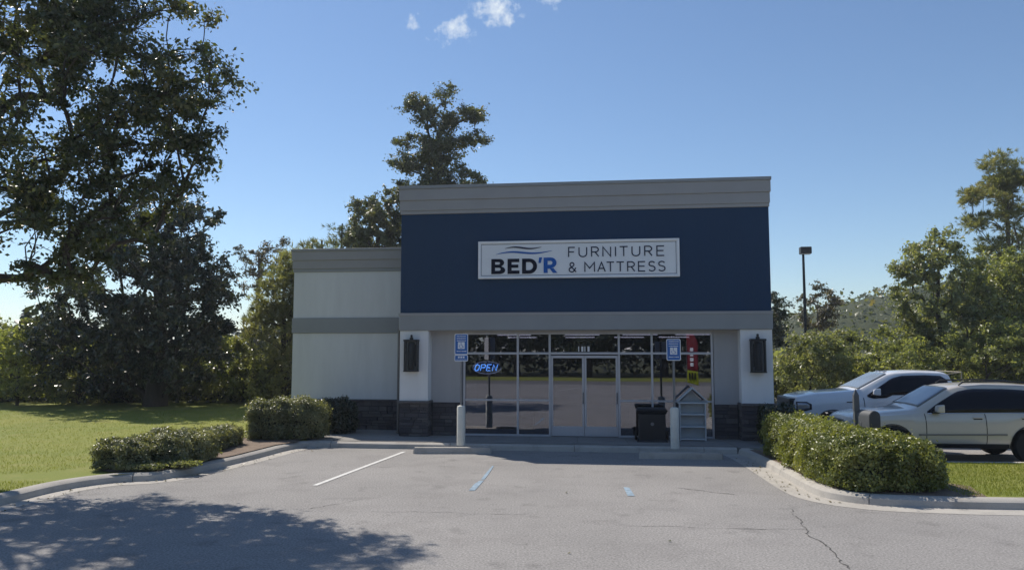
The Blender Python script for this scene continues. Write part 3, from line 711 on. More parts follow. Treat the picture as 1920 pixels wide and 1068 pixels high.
def word(txt, xs, ytop, ybot, wd, slope=.033):
    for ch, x0, x1 in xs:
        w0, st = THIN[ch]; w0 = w0 or 1
        q = []
        for s in st:
            q.append([px(x0 + (x1 - x0) * (a / w0 if THIN[ch][0] else 0), (ybot + (ytop - ybot) * b)) for a, b in s])
        letter('letter_' + (ch.lower() if ch != '&' else 'ampersand'), q, wd, 'sign_ink')
word('FURNITURE', [('F', 890, 942), ('U', 978, 1042), ('R', 1083, 1142), ('N', 1178, 1242), ('I', 1283, 1290), ('T', 1318, 1384), ('U', 1420, 1484), ('R', 1525, 1584), ('E', 1625, 1684)], 197, 275, .030)
word('MATTRESS', [('&', 892, 952), ('M', 1026, 1106), ('A', 1134, 1196), ('T', 1208, 1270), ('T', 1290, 1352), ('R', 1382, 1440), ('E', 1472, 1526), ('S', 1556, 1608), ('S', 1636, 1690)], 323, 400, .030)
# heavy letters: outlines with holes as filled curves turned to mesh
def heavy(name, loops, m):
    cu = bpy.data.curves.new(name, 'CURVE'); cu.dimensions = '2D'; cu.fill_mode = 'BOTH'; cu.extrude = .012
    for lp in loops:
        s = cu.splines.new('POLY'); s.points.add(len(lp) - 1); s.use_cyclic_u = True
        for p, q in zip(s.points, lp): a = px(*q); p.co = (a[0], a[1], 0, 1)
    tmp = bpy.data.objects.new('tmp', cu); COL.objects.link(tmp); dg = bpy.context.evaluated_depsgraph_get()
    me = bpy.data.meshes.new_from_object(tmp.evaluated_get(dg)); bpy.data.objects.remove(tmp); me.name = name
    me.transform(Matrix.Rotation(R(90), 4, 'X')); me.materials.clear(); me.materials.append(MT[m]); o = link(name, me, T, loc=(0, -.082, 0)); return o
yt, yb = 284, 410
def bowl(x, cy, rx, ry, n=10): return [(x + rx * sin(R(a)), cy - ry * cos(R(a))) for a in np.linspace(0, 180, n)]
heavy('letter_b', [[(230, yt)] + bowl(300, 315, 40, 31) + [(322, 344)] + bowl(300, 378, 50, 32)[1:] + [(230, yb)], [(262, 309)] + bowl(292, 320, 13, 11) + [(262, 331)], [(262, 357)] + bowl(296, 370, 15, 13) + [(262, 383)]], 'sign_navy')
heavy('letter_e', [[(370, yt), (470, yt), (470, 312), (404, 312), (404, 333), (462, 333), (462, 359), (404, 359), (404, 382), (472, 382), (472, yb), (370, yb)]], 'sign_navy')
heavy('letter_d', [[(494, yt)] + bowl(556, 347, 66, 63, 16) + [(494, yb)], [(528, 313)] + bowl(554, 347, 34, 34, 14) + [(528, 381)]], 'sign_navy')
heavy('apostrophe', [[(640, 276), (666, 276), (654, 322), (634, 322)]], 'sign_blue')
heavy('letter_r', [[(678, yt - 6)] + bowl(738, 321, 50, 43) + [(762, 366), (794, yb - 4), (756, yb - 4), (730, 370), (712, 370), (712, yb - 4), (678, yb - 4)], [(712, 306)] + bowl(736, 322, 17, 16) + [(712, 338)]], 'sign_blue')
def wave(x0, x1, yb_, amp, th, slope):
    X = np.linspace(0, 1, 36); up = []; dn = []
    for t in X:
        x = x0 + (x1 - x0) * t; yy = yb_ + slope * t - amp * sin(2 * pi * (t * 1.02 + .02)) ; h = th * (sin(pi * t) ** .8) + .6
        up.append((x, yy - h)); dn.append((x, yy + h * .4))
    return up + dn[::-1]
heavy('upper_wave', [wave(345, 662, 200, 9, 9, -8)], 'sign_ink')
heavy('lower_wave', [wave(268, 750, 248, 12, 10, -24)], 'sign_blue')

# ================================================================ wall lanterns
def lantern(u, label):
    t = empty('wall_lantern', BW(u, 0, 1.92), -TH, label=label, cat='lantern', group='wall lanterns on the piers')
    a, d, hgt = .185, .22, .86
    box('back_plate', -.10, .10, -.02, .0, .15, .75, 'black_metal', t)
    for x in (-a, a - .03):
        for y in (-.03 - d, -.06): box('corner_bar', x, x + .03, y, y + .03, .03, hgt - .03, 'black_metal', t)
    box('top_cap', -a - .015, a + .015, -.045 - d, -.02, hgt - .03, hgt + .02, 'black_metal', t, bevel=.01)
    box('bottom_plate', -a - .01, a + .01, -.04 - d, -.02, 0, .03, 'black_metal', t, bevel=.005)
    MB().lathe([(.05, 0), (.055, .04), (.03, .06), (.035, .11), (.02, .13)], 12, c=(0, -.03 - d / 2, hgt + .02)).build('finial', 'black_metal', t, smooth=40)
    for (x0, x1, y0, y1) in ((-a + .03, a - .03, -.02 - d, -.014 - d), (-a + .008, -a + .014, -.03 - d + .03, -.06), (a - .014, a - .008, -.03 - d + .03, -.06)):
        box('pane', x0, x1, y0, y1, .03, hgt - .03, 'lantern_glass', t)
    MB().lathe([(.09, .05), (.10, .1), (.10, .75), (.09, .8)], 16, c=(0, -.03 - d / 2, 0)).build('inner_tube', 'lantern_tube', t, smooth=40)
mat('lantern_tube', (.035, .04, .05), .35); mat('lantern_glass', (.1, .1, .1), .1)
_m = MT['lantern_glass']; _t = _m.node_tree; _tr = N('ShaderNodeBsdfTransparent', _t); _tr.inputs[0].default_value = (.75, .77, .8, 1); _ms = N('ShaderNodeMixShader', _t); _ms.inputs[0].default_value = .18
_t.links.new(_tr.outputs[0], _ms.inputs[1]); _t.links.new(_t.nodes['Principled BSDF'].outputs[0], _ms.inputs[2]); _t.links.new(_ms.outputs[0], _t.nodes['Material Output'].inputs[0])
lantern(.365, 'tall black wall lantern on the left pier beside the wing'); lantern(9.63, 'tall black wall lantern on the right pier near the parked cars')

# ================================================================ bollards with parking signs
def rrect(w_, h_, r, n=5):
    P = []
    for cx, cz, a0 in ((w_ / 2 - r, h_ / 2 - r, 0), (-w_ / 2 + r, h_ / 2 - r, 90), (-w_ / 2 + r, -h_ / 2 + r, 180), (w_ / 2 - r, -h_ / 2 + r, 270)):
        for a in np.linspace(a0, a0 + 90, n): P.append((cx + r * cos(R(a)), cz + r * sin(R(a))))
    return P
def plate(t, zc, w_, h_, face):
    MB().prism(rrect(w_, h_, .035), -.052, -.046, 'y').build('plate_edge', 'traffic_white', t, loc=(0, 0, zc))
    return MB().prism(rrect(w_ - .035, h_ - .035, .025), -.0545, -.0515, 'y').build('plate', face, t, loc=(0, 0, zc))
def handicap(x, y, rz, second, label, hs):
    t = empty('parking_sign', (x, y, .15), rz, label=label, cat='sign', group='accessible parking signs on bollards')
    MB().lathe([(.105, 0), (.105, .93), (.09, .965), (.05, .98)], 20).build('bollard', 'bollard_paint', t, smooth=40)
    MB().tube([(0, 0, .95), (0, 0, hs + .25)], .03, 8).build('post', 'steel_post', t, smooth=40)
    zc = hs; plate(t, zc, .34, .52, 'traffic_blue')
    box('symbol_square', -.085, .085, -.0575, -.054, zc - .115, zc + .055, 'traffic_white', t)
    g = MB(); P = lambda a, b: (a, -.0585, zc - .03 + b)
    g.tube([P(-.005, .06), P(-.005, .005), P(.03, .0), P(.05, -.05), P(.065, -.045)], .007, 5)
    g.tube([P(-.005 + .045 * cos(R(a)), -.02 + .045 * sin(R(a))) for a in range(130, 375, 18)], .005, 5); g.tube([P(-.005, .065), P(-.005, .078)], .011, 6)
    g.build('wheelchair_symbol', 'traffic_blue', t)
    r_ = random.Random(int(x * 100))
    for row, (dz, k) in enumerate(((.20, 6), (.145, 8), (.09, 5), (-.175, 7))):
        xx = -.115
        while xx < .11:
            l = r_.uniform(.008, .02); box('lettering', xx, xx + l, -.0572, -.054, zc + dz - .012, zc + dz + .012, 'traffic_white', t); xx += l + .008
    if second:
        z2 = zc - .26 - .085; plate(t, z2, .34, .165, 'traffic_blue')
        for xx in (-.06, 0, .06): box('lettering', xx - .022, xx + .022, -.0572, -.054, z2 + .0, z2 + .045, 'traffic_white', t)
        xx = -.12
        while xx < .12: box('lettering', xx, xx + .014, -.0572, -.054, z2 - .05, z2 - .03, 'traffic_white', t); xx += .026
    for dz in (.2, -.2): MB().lathe([(.012, 0), (.012, .006)], 8, axis='y', c=(0, -.061, zc + dz + .025)).build('bolt', 'steel_post', t)
handicap(-1.27, 19.52, -.05, True, 'blue accessible parking sign with small lower plate on the left white bollard', 2.50)
handicap(3.92, 18.86, -.08, False, 'blue accessible parking sign without lower plate on the right white bollard', 2.36)

# ================================================================ bin, little house shelf
t = empty('wheeled_bin', BW(6.86, -.25, .15), -TH, label='black square wheeled bin with flared rim in front of the right window', cat='bin')
def frus(name, h0, h1, z0, z1, m, par, bev=.015):
    return MB().add([(s * h * q, t_ * h * .92 * q2, z) for z, h in ((z0, h0), (z1, h1)) for s, t_, q, q2 in ((-1, -1, 1, 1), (1, -1, 1, 1), (1, 1, 1, 1), (-1, 1, 1, 1))],
                    [(0, 3, 2, 1), (4, 5, 6, 7), (0, 1, 5, 4), (1, 2, 6, 5), (2, 3, 7, 6), (3, 0, 4, 7)]).build(name, m, par, bevel=bev)
frus('body', .355, .34, .02, .72, 'bin_plastic', t, .03); frus('rim', .35, .40, .71, .81, 'bin_plastic', t, .012); frus('lid', .385, .36, .81, .85, 'bin_plastic', t, .012)
frus('base', .40, .365, 0, .06, 'bin_plastic', t, .01)
MB().lathe([(.045, -.012), (.045, .0)], 12, axis='y', c=(0, -.335, .46)).build('badge', 'steel_post', t)
for s in (-1, 1): MB().lathe([(.10, -.03), (.12, -.02), (.12, .02), (.10, .03)], 16, axis='y').build('wheel', 'tyre_rubber', t, loc=(s * .41, .16, .125), rz=pi / 2)
t = empty('house_shelf', BW(7.93, .0, .15), -TH, label='small white house-shaped shelf with gable standing by the right window', cat='shelf')
hw_ = .34
for x in (-hw_, hw_ - .03): box('side', x, x + .03, -.16, .16, 0, .96, 'white_wood', t, bevel=.004)
for z in (.02, .34, .66): box('shelf_board', -hw_ + .03, hw_ - .03, -.15, .15, z, z + .035, 'white_wood', t, bevel=.004)
box('top_board', -hw_ - .04, hw_ + .04, -.18, .18, .96, .995, 'white_wood', t, bevel=.004)
box('back', -hw_ + .03, hw_ - .03, .15, .165, .0, .96, 'white_wood', t)
MB().prism([(-hw_ + .05, .995), (hw_ - .05, .995), (0, 1.30)], .12, .14, 'y').build('gable_panel', 'white_wood', t)
for s in (-1, 1):
    a = math.atan2(.36, hw_ + .05); L = math.hypot(.36, hw_ + .05)
    P = [(s * (hw_ + .05), .995), (s * (hw_ + .05), 1.03), (0, 1.39), (0, 1.35)]
    MB().prism(P, -.18, .18, 'y').build('roof_board', 'white_wood', t)

# ================================================================ light pole
pl = ground_pole = (14.6, 38.5)
t = empty('lamp_post', (14.6, 38.5, 0), -TH, label='tall slim dark lamp post with box head behind the parked cars', cat='lamp post')
MB().lathe([(.28, 0), (.28, .55), (.26, .6)], 16).build('footing', 'concrete', t, smooth=40)
MB().tube([(0, 0, .55), (0, 0, 4), (0, 0, 7.35)], [.09, .075, .06], 10).build('pole', 'black_metal', t, smooth=40)
MB().box(-.16, .38, -.2, .2, 7.35, 7.70).build('lamp_head', 'dark_bronze', t, bevel=.03); box('lens', -.12, .34, -.16, .16, 7.335, 7.352, 'sign_frame', t)

# ================================================================ mailbox on the island
t = empty('mailbox', (6.50, 14.5, .15), -TH, label='grey arched mailbox on a post with pointed finial behind the right hedge', cat='mailbox')
box('post', -.05, .05, -.05, .05, 0, 1.02, 'mailbox_grey', t, bevel=.01)
P = [(-.11, 0), (.11, 0), (.11, .2)] + [(.11 * cos(R(a)), .2 + .11 * sin(R(a))) for a in range(15, 180, 15)] + [(-.11, .2)]
MB().prism(P, -.28, .24, 'y').build('box_shell', 'mailbox_grey', t, loc=(.06, 0, .93), rz=.25, smooth=40)
P2 = [(x * .93, z * .96 + .008) for x, z in P]
MB().prism(P2, -.292, -.28, 'y').build('box_door', mat('mailbox_door', (.045, .05, .055), .6), t, loc=(.06, 0, .93), rz=.25, smooth=40)
MB().add([(-.05, -.05, 0), (.05, -.05, 0), (.05, .05, 0), (-.05, .05, 0), (-.045, -.045, .28), (.045, -.045, .28), (.045, .045, .28), (-.045, .045, .28), (0, 0, .40)],
         [(0, 1, 5, 4), (1, 2, 6, 5), (2, 3, 7, 6), (3, 0, 4, 7), (4, 5, 8), (5, 6, 8), (6, 7, 8), (7, 4, 8), (0, 3, 2, 1)]).build('finial', 'mailbox_grey', t, loc=(-.07, .12, 1.22))
box('finial_stem', -.11, -.03, .08, .16, .9, 1.22, 'mailbox_grey', t)

# ================================================================ vehicles (nose at x=0, tail at +x, camera side -y)
def interp(T): 
    xs = [a for a, b in T]; zs = [b for a, b in T]; return lambda x: float(np.interp(x, xs, zs))
def smooth_top(T, x, wdt=.05):
    f = interp(T); return sum(f(x + d) for d in (-wdt, -wdt / 2, 0, wdt / 2, wdt)) / 5
def vehicle(name, loc, rz, P, label, cat):
    t = empty(name, loc, rz, label=label, cat=cat)
    L, HW, sill, wr, wx, ar = P['L'], P['W'] / 2, P['sill'], P['wr'], P['wx'], P['arch']
    belt0 = interp(P['belt']); top = lambda x: smooth_top(P['top'], x)
    def width(x):
        a = min(1, x / .75); b = min(1, (L - x) / .6); return HW * (1 - P['fc'] * (1 - a) ** 2 - .05 * (1 - b) ** 2)
    def belt(x): return min(belt0(x), top(x) - .05)
    def low(x):
        z = sill + max(0, (.25 - x) * .35) + max(0, (x - (L - .3)) * .4)
        for c in wx:
            d = abs(x - c)
            if d < ar: z = max(z, wr + math.sqrt(ar * ar - d * d) * .97 - .0)
        return z
    def wtop(x): return width(x) - .07 - P['tumble'] * (top(x) - belt(x))
    def side(x, z):
        b = belt(x)
        if z >= b - .01: tt = (z - b) / max(.01, top(x) - .06 - b); return (width(x) - .045) * (1 - tt) + wtop(x) * tt
        zl = max(low(x), sill); tt = min(1, max(0, (z - sill) / (b - sill))); return width(x) - .05 * (1 - min(1, tt / .25)) ** 2 - .045 * max(0, (tt - .82) / .18) ** 2
    xs = set(np.linspace(.0, L, 70).round(4).tolist() + [p[0] for p in P['top']])
    for c in wx:
        for a in np.linspace(0, pi, 33): xs.add(round(c + ar * cos(a), 4))
        xs.add(round(c - ar - .012, 4)); xs.add(round(c + ar + .012, 4))
    xs = sorted(x for x in xs if 0 <= x <= L); sec = []
    for x in xs:
        zl, b, tp = low(x), belt(x), top(x); wt = wtop(x); half = [(0, zl), (width(x) - .16, zl)]
        for k in range(7):
            z = zl + (b - .005 - zl) * k / 6; half.append((side(x, z), z))
        for k in (1, 2, 3): z = b + (tp - .06 - b) * k / 3; half.append((side(x, z), z))
        half += [(wt - .03, tp - .03), (wt - .10, tp - .012), (wt * .6, tp), (0, tp + .012)]
        sec.append(half)
    n = len(sec[0]); v = []; f = []
    for x, hs in zip(xs, sec):
        for y, z in hs: v.append((x, -y, z))
        for y, z in hs[1:-1]: v.append((x, y, z))
    m = n * 2 - 2
    ring = list(range(n)) + [n + k for k in range(n - 3, -1, -1)]
    for i in range(len(xs) - 1):
        for k in range(m):
            a, b = ring[k], ring[(k + 1) % m]; f.append((i * m + a, i * m + b, (i + 1) * m + b, (i + 1) * m + a))
    f.append(tuple(ring[::-1])); f.append(tuple((len(xs) - 1) * m + k for k in ring))
    body = MB().add(v, f).build('body', P['paint'], t, smooth=38)
    def sidepatch(nm, pts_lo, pts_hi, x0, x1, m_, out=.006, par=t, nx=26, nz=4, sgn=(-1, 1)):
        lo, hi = interp(pts_lo), interp(pts_hi); r = None
        for sg in sgn:
            v = []; f = []
            for i in range(nx + 1):
                x = x0 + (x1 - x0) * i / nx
                for k in range(nz + 1): z = lo(x) + (hi(x) - lo(x)) * k / nz; v.append((x, sg * (side(x, z) + out), z))
            for i in range(nx):
                for k in range(nz): a = i * (nz + 1) + k; f.append((a, a + 1, a + nz + 2, a + nz + 1))
            r = MB().add(v, f).build(nm, m_, par, smooth=50); md = r.modifiers.new('solid', 'SOLIDIFY'); md.thickness = .008; md.offset = 0
        return r
    for (nm, lo, hi, x0, x1, m_, out) in P['patches']: sidepatch(nm, lo, hi, x0, x1, m_, out)
    # windscreen
    x0, x1 = P['ws']; v = []; f = []; ny = 14
    for i in range(13):
        x = x0 + (x1 - x0) * i / 12; ww = (wtop(x) - .05)
        for k in range(ny + 1):
            y = -ww + 2 * ww * k / ny; a = abs(y) / (wtop(x)); z = top(x) + .012 * (1 - a) - .016 * max(0, (a - .75) / .25) + .012
            v.append((x - .004, y, z))
    for i in range(12):
        for k in range(ny): a = i * (ny + 1) + k; f.append((a, a + 1, a + ny + 2, a + ny + 1))
    o = MB().add(v, f).build('windscreen', 'windscreen_glass', t, smooth=60); md = o.modifiers.new('solid', 'SOLIDIFY'); md.thickness = .008
    # wheels
    for c in wx:
        for sg in (-1, 1):
            wl = empty('wheel'); wl.parent = t; wl.location = (c, sg * (HW - .13), wr)
            MB().lathe([(wr * .66, -.11), (wr * .9, -.12), (wr * .985, -.09), (wr, -.05), (wr, .05), (wr * .985, .09), (wr * .9, .12), (wr * .66, .11)], 32, axis='y').build('tyre', 'tyre_rubber', wl, smooth=40)
            g = MB(); g.lathe([(wr * .68, -.10), (wr * .66, -.105), (wr * .60, -.07), (wr * .58, .05), (wr * .3, .055)], 32, axis='y')
            for k in range(5 if P.get('spokes', 5) == 5 else 6):
                a = 2 * pi * k / (5 if P.get('spokes', 5) == 5 else 6); ca, sa = cos(a), sin(a); q = []
                for (r_, hw2, yy) in ((.05, .055, -.075), (wr * .63, .035, -.095)):
                    for s2 in (-1, 1): q.append((ca * r_ - sa * hw2 * s2, yy, sa * r_ + ca * hw2 * s2))
                    for s2 in (1, -1): q.append((ca * r_ - sa * hw2 * s2, yy + .04, sa * r_ + ca * hw2 * s2))
                g.add(q, [(0, 1, 5, 4), (1, 2, 6, 5), (2, 3, 7, 6), (3, 0, 4, 7), (4, 5, 6, 7)])
            g.lathe([(.07, -.06), (.065, -.10), (.03, -.105)], 14, axis='y')
            r_ = g.build('rim', 'alloy', wl, smooth=35)
            if sg > 0: wl.rotation_euler = (0, 0, pi)
        # dark arch lining
        for sg in (-1, 1):
            v = []; f = []
            for k, a in enumerate(np.linspace(-.12, pi + .12, 26)):
                for rr, yy in ((ar * .985, HW - .07 + P['flare']), (ar * .985, .35), (ar + P['lip'], HW - .06 + P['flare'])):
                    v.append((c + rr * cos(a), sg * (yy if yy < .5 else side(min(max(c + rr * cos(a), .02), L - .02), max(sill + .02, wr + rr * sin(a))) + (.012 if rr < ar else .008)), wr + rr * sin(a)))
            for k in range(25): b = k * 3; f.append((b, b + 1, b + 4, b + 3)); f.append((b, b + 3, b + 5, b + 2))
            MB().add(v, f).build('arch_liner', 'car_black', t, smooth=50)
    # mirrors, handles, door gaps
    for sg in (-1, 1):
        mx_, mz = P['mirror']; y0 = side(mx_, mz)
        mo = MB(); mo.box(mx_ - .02, mx_ + .1, min(sg * y0, sg * (y0 + .14)), max(sg * y0, sg * (y0 + .14)), mz - .05, mz - .01); mo.build('mirror_arm', 'car_black', t, bevel=.01)
        a, b = sorted((sg * (y0 + .07), sg * (y0 + .28))); k = MB().add([(mx_ + .0, a, mz - .02), (mx_ + .0, b, mz - .02), (mx_ + .16, b, mz - .03), (mx_ + .16, a, mz - .03), (mx_ + .02, a, mz + .13), (mx_ + .02, b, mz + .12), (mx_ + .16, b, mz + .15), (mx_ + .16, a, mz + .16)],
             [(0, 3, 2, 1), (4, 5, 6, 7), (0, 1, 5, 4), (1, 2, 6, 5), (2, 3, 7, 6), (3, 0, 4, 7)]).build('mirror', P['mirror_paint'], t, bevel=.03)
        for hx, hz in P['handles']:
            y0 = side(hx, hz); a, b = sorted((sg * (y0 + .012), sg * (y0 + .035))); MB().box(hx, hx + .22, a, b, hz, hz + .03).build('door_handle', P['paint'], t, bevel=.008)
            a, b = sorted((sg * (y0 - .01), sg * (y0 + .004))); MB().box(hx + .02, hx + .2, a, b, hz - .03, hz + .002).build('handle_recess', 'car_black', t)
        for gx, z0, z1 in P['gaps']:
            v = []; f = []
            for k in range(9): z = z0 + (z1 - z0) * k / 8; xx = gx + .02 * sin(k / 8 * pi); v += [(xx, sg * (side(xx, z) + .003), z), (xx + .016, sg * (side(xx, z) + .003), z)]
            for k in range(8): f.append((2 * k, 2 * k + 1, 2 * k + 3, 2 * k + 2))
            MB().add(v, f).build('door_gap', 'car_black', t)
    return t, side, top, width

SUV = dict(L=4.82, W=1.94, sill=.36, wr=.38, wx=(.93, 3.845), arch=.455, flare=.03, lip=.014, fc=.16, tumble=.34, paint='silver_paint', mirror_paint='silver_paint', spokes=5,
           belt=[(0, .98), (1.4, 1.07), (4.82, 1.12)],
           top=[(0, .80), (.03, .93), (.12, 1.0), (.5, 1.07), (1.42, 1.17), (1.5, 1.21), (2.22, 1.64), (2.45, 1.70), (3.0, 1.745), (3.7, 1.735), (4.3, 1.69), (4.55, 1.64), (4.74, 1.22), (4.80, .95), (4.82, .7)],
           ws=(1.54, 2.24), mirror=(1.82, 1.14), handles=((2.62, .99), (3.62, 1.0)), gaps=((1.62, .42, 1.08), (2.88, .38, 1.10)),
           patches=[('side_window', [(1.7, 1.095), (4.6, 1.14)], [(1.7, 1.13), (1.95, 1.30), (2.4, 1.56), (2.7, 1.625), (3.4, 1.625), (4.2, 1.58), (4.45, 1.50)], 1.7, 4.42, 'car_glass', .006),
                    ('sill_trim', [(1.4, .33), (3.37, .33)], [(1.4, .43), (3.37, .43)], 1.42, 3.36, 'car_black', .010),
                    ('headlight', [(.02, .74), (.5, .83)], [(.02, .88), (.5, .93)], .10, .55, 'headlamp', .010),
                    ('side_reflection', [(1.5, .60), (3.3, .62)], [(1.5, .635), (3.3, .655)], 1.48, 3.32, 'reflection_grey', .010),  # darker reflection along the doors, put on as a grey strip
                    ('chrome_strip', [(1.7, 1.075), (4.5, 1.115)], [(1.7, 1.09), (4.5, 1.13)], 1.7, 4.4, 'chrome', .008)])
SX, SY = 7.72, 18.6
t, side, top, width = vehicle('parked_car', (SX, SY, .005), -TH, SUV, 'silver SUV with dark windows parked nearest the grass island', 'car')
# front face: grille with slots, bumper, badge strip, roof rails
box('grille', -.012, .06, -.46, .46, .70, .90, 'car_black', t, bevel=.01)
for k in range(7): y = -.39 + k * .13; box('grille_slot_frame', -.028, -.006, y - .045, y - .030, .72, .885, 'chrome', t, bevel=.004); box('grille_slot_frame', -.028, -.006, y + .030, y + .045, .72, .885, 'chrome', t, bevel=.004)
for sg in (-1, 1): MB().add([(-.01, sg * .50, .74), (-.01, sg * .50, .89), (.10, sg * .80, .90), (.10, sg * .80, .76), (.06, sg * .50, .74), (.06, sg * .5, .89), (.2, sg * .79, .9), (.2, sg * .79, .76)], [(0, 1, 2, 3), (4, 7, 6, 5), (0, 4, 5, 1), (1, 5, 6, 2), (2, 6, 7, 3), (3, 7, 4, 0)]).build('headlight', 'headlamp', t, bevel=.01)
MB().box(-.06, .2, -.78, .78, .36, .62).build('bumper', 'silver_paint', t, bevel=.05); box('lower_grille', -.07, .0, -.55, .55, .40, .52, 'car_black', t)
for sg in (-1, 1):
    MB().tube([(2.5, sg * .62, 1.70), (2.6, sg * .62, 1.775), (3.4, sg * .62, 1.79), (4.1, sg * .62, 1.765), (4.2, sg * .62, 1.68)], .018, 8).build('roof_rail', 'car_black', t, smooth=50)
TRK = dict(L=5.89, W=2.03, sill=.42, wr=.41, wx=(.96, 4.64), arch=.50, flare=.03, lip=.014, fc=.06, tumble=.30, paint='white_paint', mirror_paint='white_paint', spokes=6,
           belt=[(0, 1.15), (1.6, 1.27), (4.2, 1.32), (5.9, 1.36)],
           top=[(0, 1.10), (.02, 1.20), (.10, 1.26), (.6, 1.35), (1.55, 1.42), (1.62, 1.45), (2.42, 1.87), (2.65, 1.925), (3.2, 1.955), (3.8, 1.94), (4.02, 1.90), (4.15, 1.43), (4.2, 1.40), (5.80, 1.40), (5.86, 1.36), (5.89, 1.0)],
           ws=(1.66, 2.44), mirror=(1.98, 1.34), handles=((2.75, 1.14), (3.75, 1.15)), gaps=((1.75, .6, 1.24), (3.02, .55, 1.26), (4.13, .55, 1.3)),
           patches=[('side_window', [(1.85, 1.27), (2.0, 1.22), (2.35, 1.24), (2.5, 1.31), (4.05, 1.36)], [(1.85, 1.30), (2.1, 1.46), (2.55, 1.75), (2.8, 1.82), (3.4, 1.84), (3.8, 1.82), (3.96, 1.70)], 1.86, 3.95, 'car_glass', .006),
                    ('fender_vent', [(1.3, 1.11), (1.6, 1.11)], [(1.3, 1.135), (1.6, 1.135)], 1.32, 1.58, 'car_black', .006),
                    ('headlight', [(.02, .86), (.2, .86), (.42, .92)], [(.02, 1.12), (.3, 1.12), (.42, 1.06)], .03, .42, 'car_black', .008),
                    ('headlight_lens', [(.05, .89), (.36, .94)], [(.05, 1.09), (.28, 1.09), (.36, 1.04)], .06, .36, 'headlamp', .014)])
TX, TY = 7.75, 22.0
t, side, top, width = vehicle('pickup_truck', (TX, TY, .005), -TH, TRK, 'white pickup truck with dark grille parked beyond the silver car', 'truck')
MB().box(-.12, .12, -.80, .80, .60, 1.20).build('grille', 'car_black', t, bevel=.04)
for z in (.78, .94): box('grille_bar', -.14, -.11, -.70, .70, z, z + .06, 'steel_post', t, bevel=.01)
MB().box(-.16, .15, -.97, .97, .42, .66).build('bumper', 'car_black', t, bevel=.05)
for sg in (-1, 1): box('tow_hook', -.2, -.1, sg * .5 - .03, sg * .5 + .03, .5, .56, 'chrome', t)
g = MB()
for sg in (-1, 1): g.tube([(4.32, sg * .8, 1.38), (4.32, sg * .8, 1.92)], .014, 6)
g.tube([(4.32, -.82, 1.92), (4.32, .82, 1.92)], .014, 6); g.tube([(3.98, -.74, 1.86), (4.32, -.8, 1.92)], .012, 6); g.build('rack', mat('rack_tan', (.28, .25, .19), .6), t, smooth=50)
for x in (2.55,):
    for y in (-.3, 0, .3): box('roof_marker_light', x - .05, x + .05, y - .03, y + .03, top(x) + .0, top(x) + .035, 'chrome', t, bevel=.01)

# ================================================================ hedges
def hedge(name, blobs, n, size, lm, label, seed, cat='hedge', group=None, z0=.15, core=True):
    rng = np.random.default_rng(seed); bl = np.array(blobs, float); c = bl[:, :3].mean(0); c[2] = z0
    root = empty(name, tuple(c), label=label, cat=cat, group=group)
    w_ = (bl[:, 3] * bl[:, 5]) ; k = rng.choice(len(bl), n * 3, p=w_ / w_.sum()); d = rng.normal(size=(n * 3, 3)); d /= np.linalg.norm(d, axis=1)[:, None]
    p_ = .75; d = np.sign(d) * np.abs(d) ** p_; d /= (np.abs(d) ** 3.2).sum(1)[:, None] ** (1 / 3.2)      # slightly boxy
    fz = 1 + .09 * np.sin(d[:, 0] * 7 + k) + .07 * np.sin(d[:, 1] * 9 + d[:, 2] * 6 + k * 2)
    r = (1 - .22 * rng.random(n * 3) ** 1.8 + .05 * rng.normal(size=n * 3)) * fz; r += (rng.random(n * 3) < .025) * rng.random(n * 3) * .22
    P = bl[k, :3] + d * r[:, None] * bl[k, 3:6]
    # drop leaves buried inside another blob
    inside = np.zeros(len(P), bool)
    for i, b in enumerate(bl):
        q = np.abs((P - b[:3]) / b[3:6]); q = (q ** 3.0).sum(1) ** (1 / 3.0); inside |= (q < .72)
    ok_ = ~inside & (P[:, 2] > z0 + .03); P = P[ok_][:n]; D_ = d[ok_][:n]; D_ = D_ / np.linalg.norm(D_, axis=1)[:, None]
    vv = .40 + .32 * np.sin(P[:, 0] * 5 + P[:, 1] * 3) * np.sin(P[:, 2] * 7) + .25 * np.sin(P[:, 0] * 1.9 + 1) * np.cos(P[:, 1] * 2.3)
    me = leaf_mesh('foliage', P - c, size, lm, rng, aspect=.6, up=.35, jit=.5, var=vv.clip(.1, .85), nb=D_)
    link('foliage', me, root)
    for b in bl:  # added solid dark core, stops the view through the leaves
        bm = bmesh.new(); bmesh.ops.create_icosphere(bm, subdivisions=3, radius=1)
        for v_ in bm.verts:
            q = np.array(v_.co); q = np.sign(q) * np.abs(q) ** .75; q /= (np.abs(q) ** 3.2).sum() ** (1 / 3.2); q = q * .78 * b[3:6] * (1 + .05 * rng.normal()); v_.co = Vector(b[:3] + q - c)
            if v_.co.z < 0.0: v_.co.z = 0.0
        m_ = bpy.data.meshes.new('dark_core'); bm.to_mesh(m_); bm.free(); m_.materials.append(MT['dark_core']); link('dark_core', m_, root)
    return root
hedge('hedge', [(6.15, 16.9, .58, .55, .9, .50), (6.1, 15.4, .58, .62, .9, .52), (6.0, 14.2, .55, .60, .8, .54), (6.1, 13.55, .52, .62, .62, .54), (6.65, 13.55, .48, .50, .62, .48), (7.0, 13.7, .42, .40, .55, .42)], 110000, .042, L_HEDGE,
      'clipped bright green hedge wrapping the corner of the right island', 21)
hedge('hedge', [(-7.75, 15.75, .38, .52, .48, .34), (-7.15, 16.25, .40, .5, .5, .36), (-6.85, 16.75, .42, .45, .5, .36), (-7.35, 16.7, .42, .5, .5, .38)], 46000, .040, L_HEDGE2, 'low clipped hedge nearest the camera on the left bed by the kerb', 22, group='clipped hedges on the left planting bed', z0=.165)
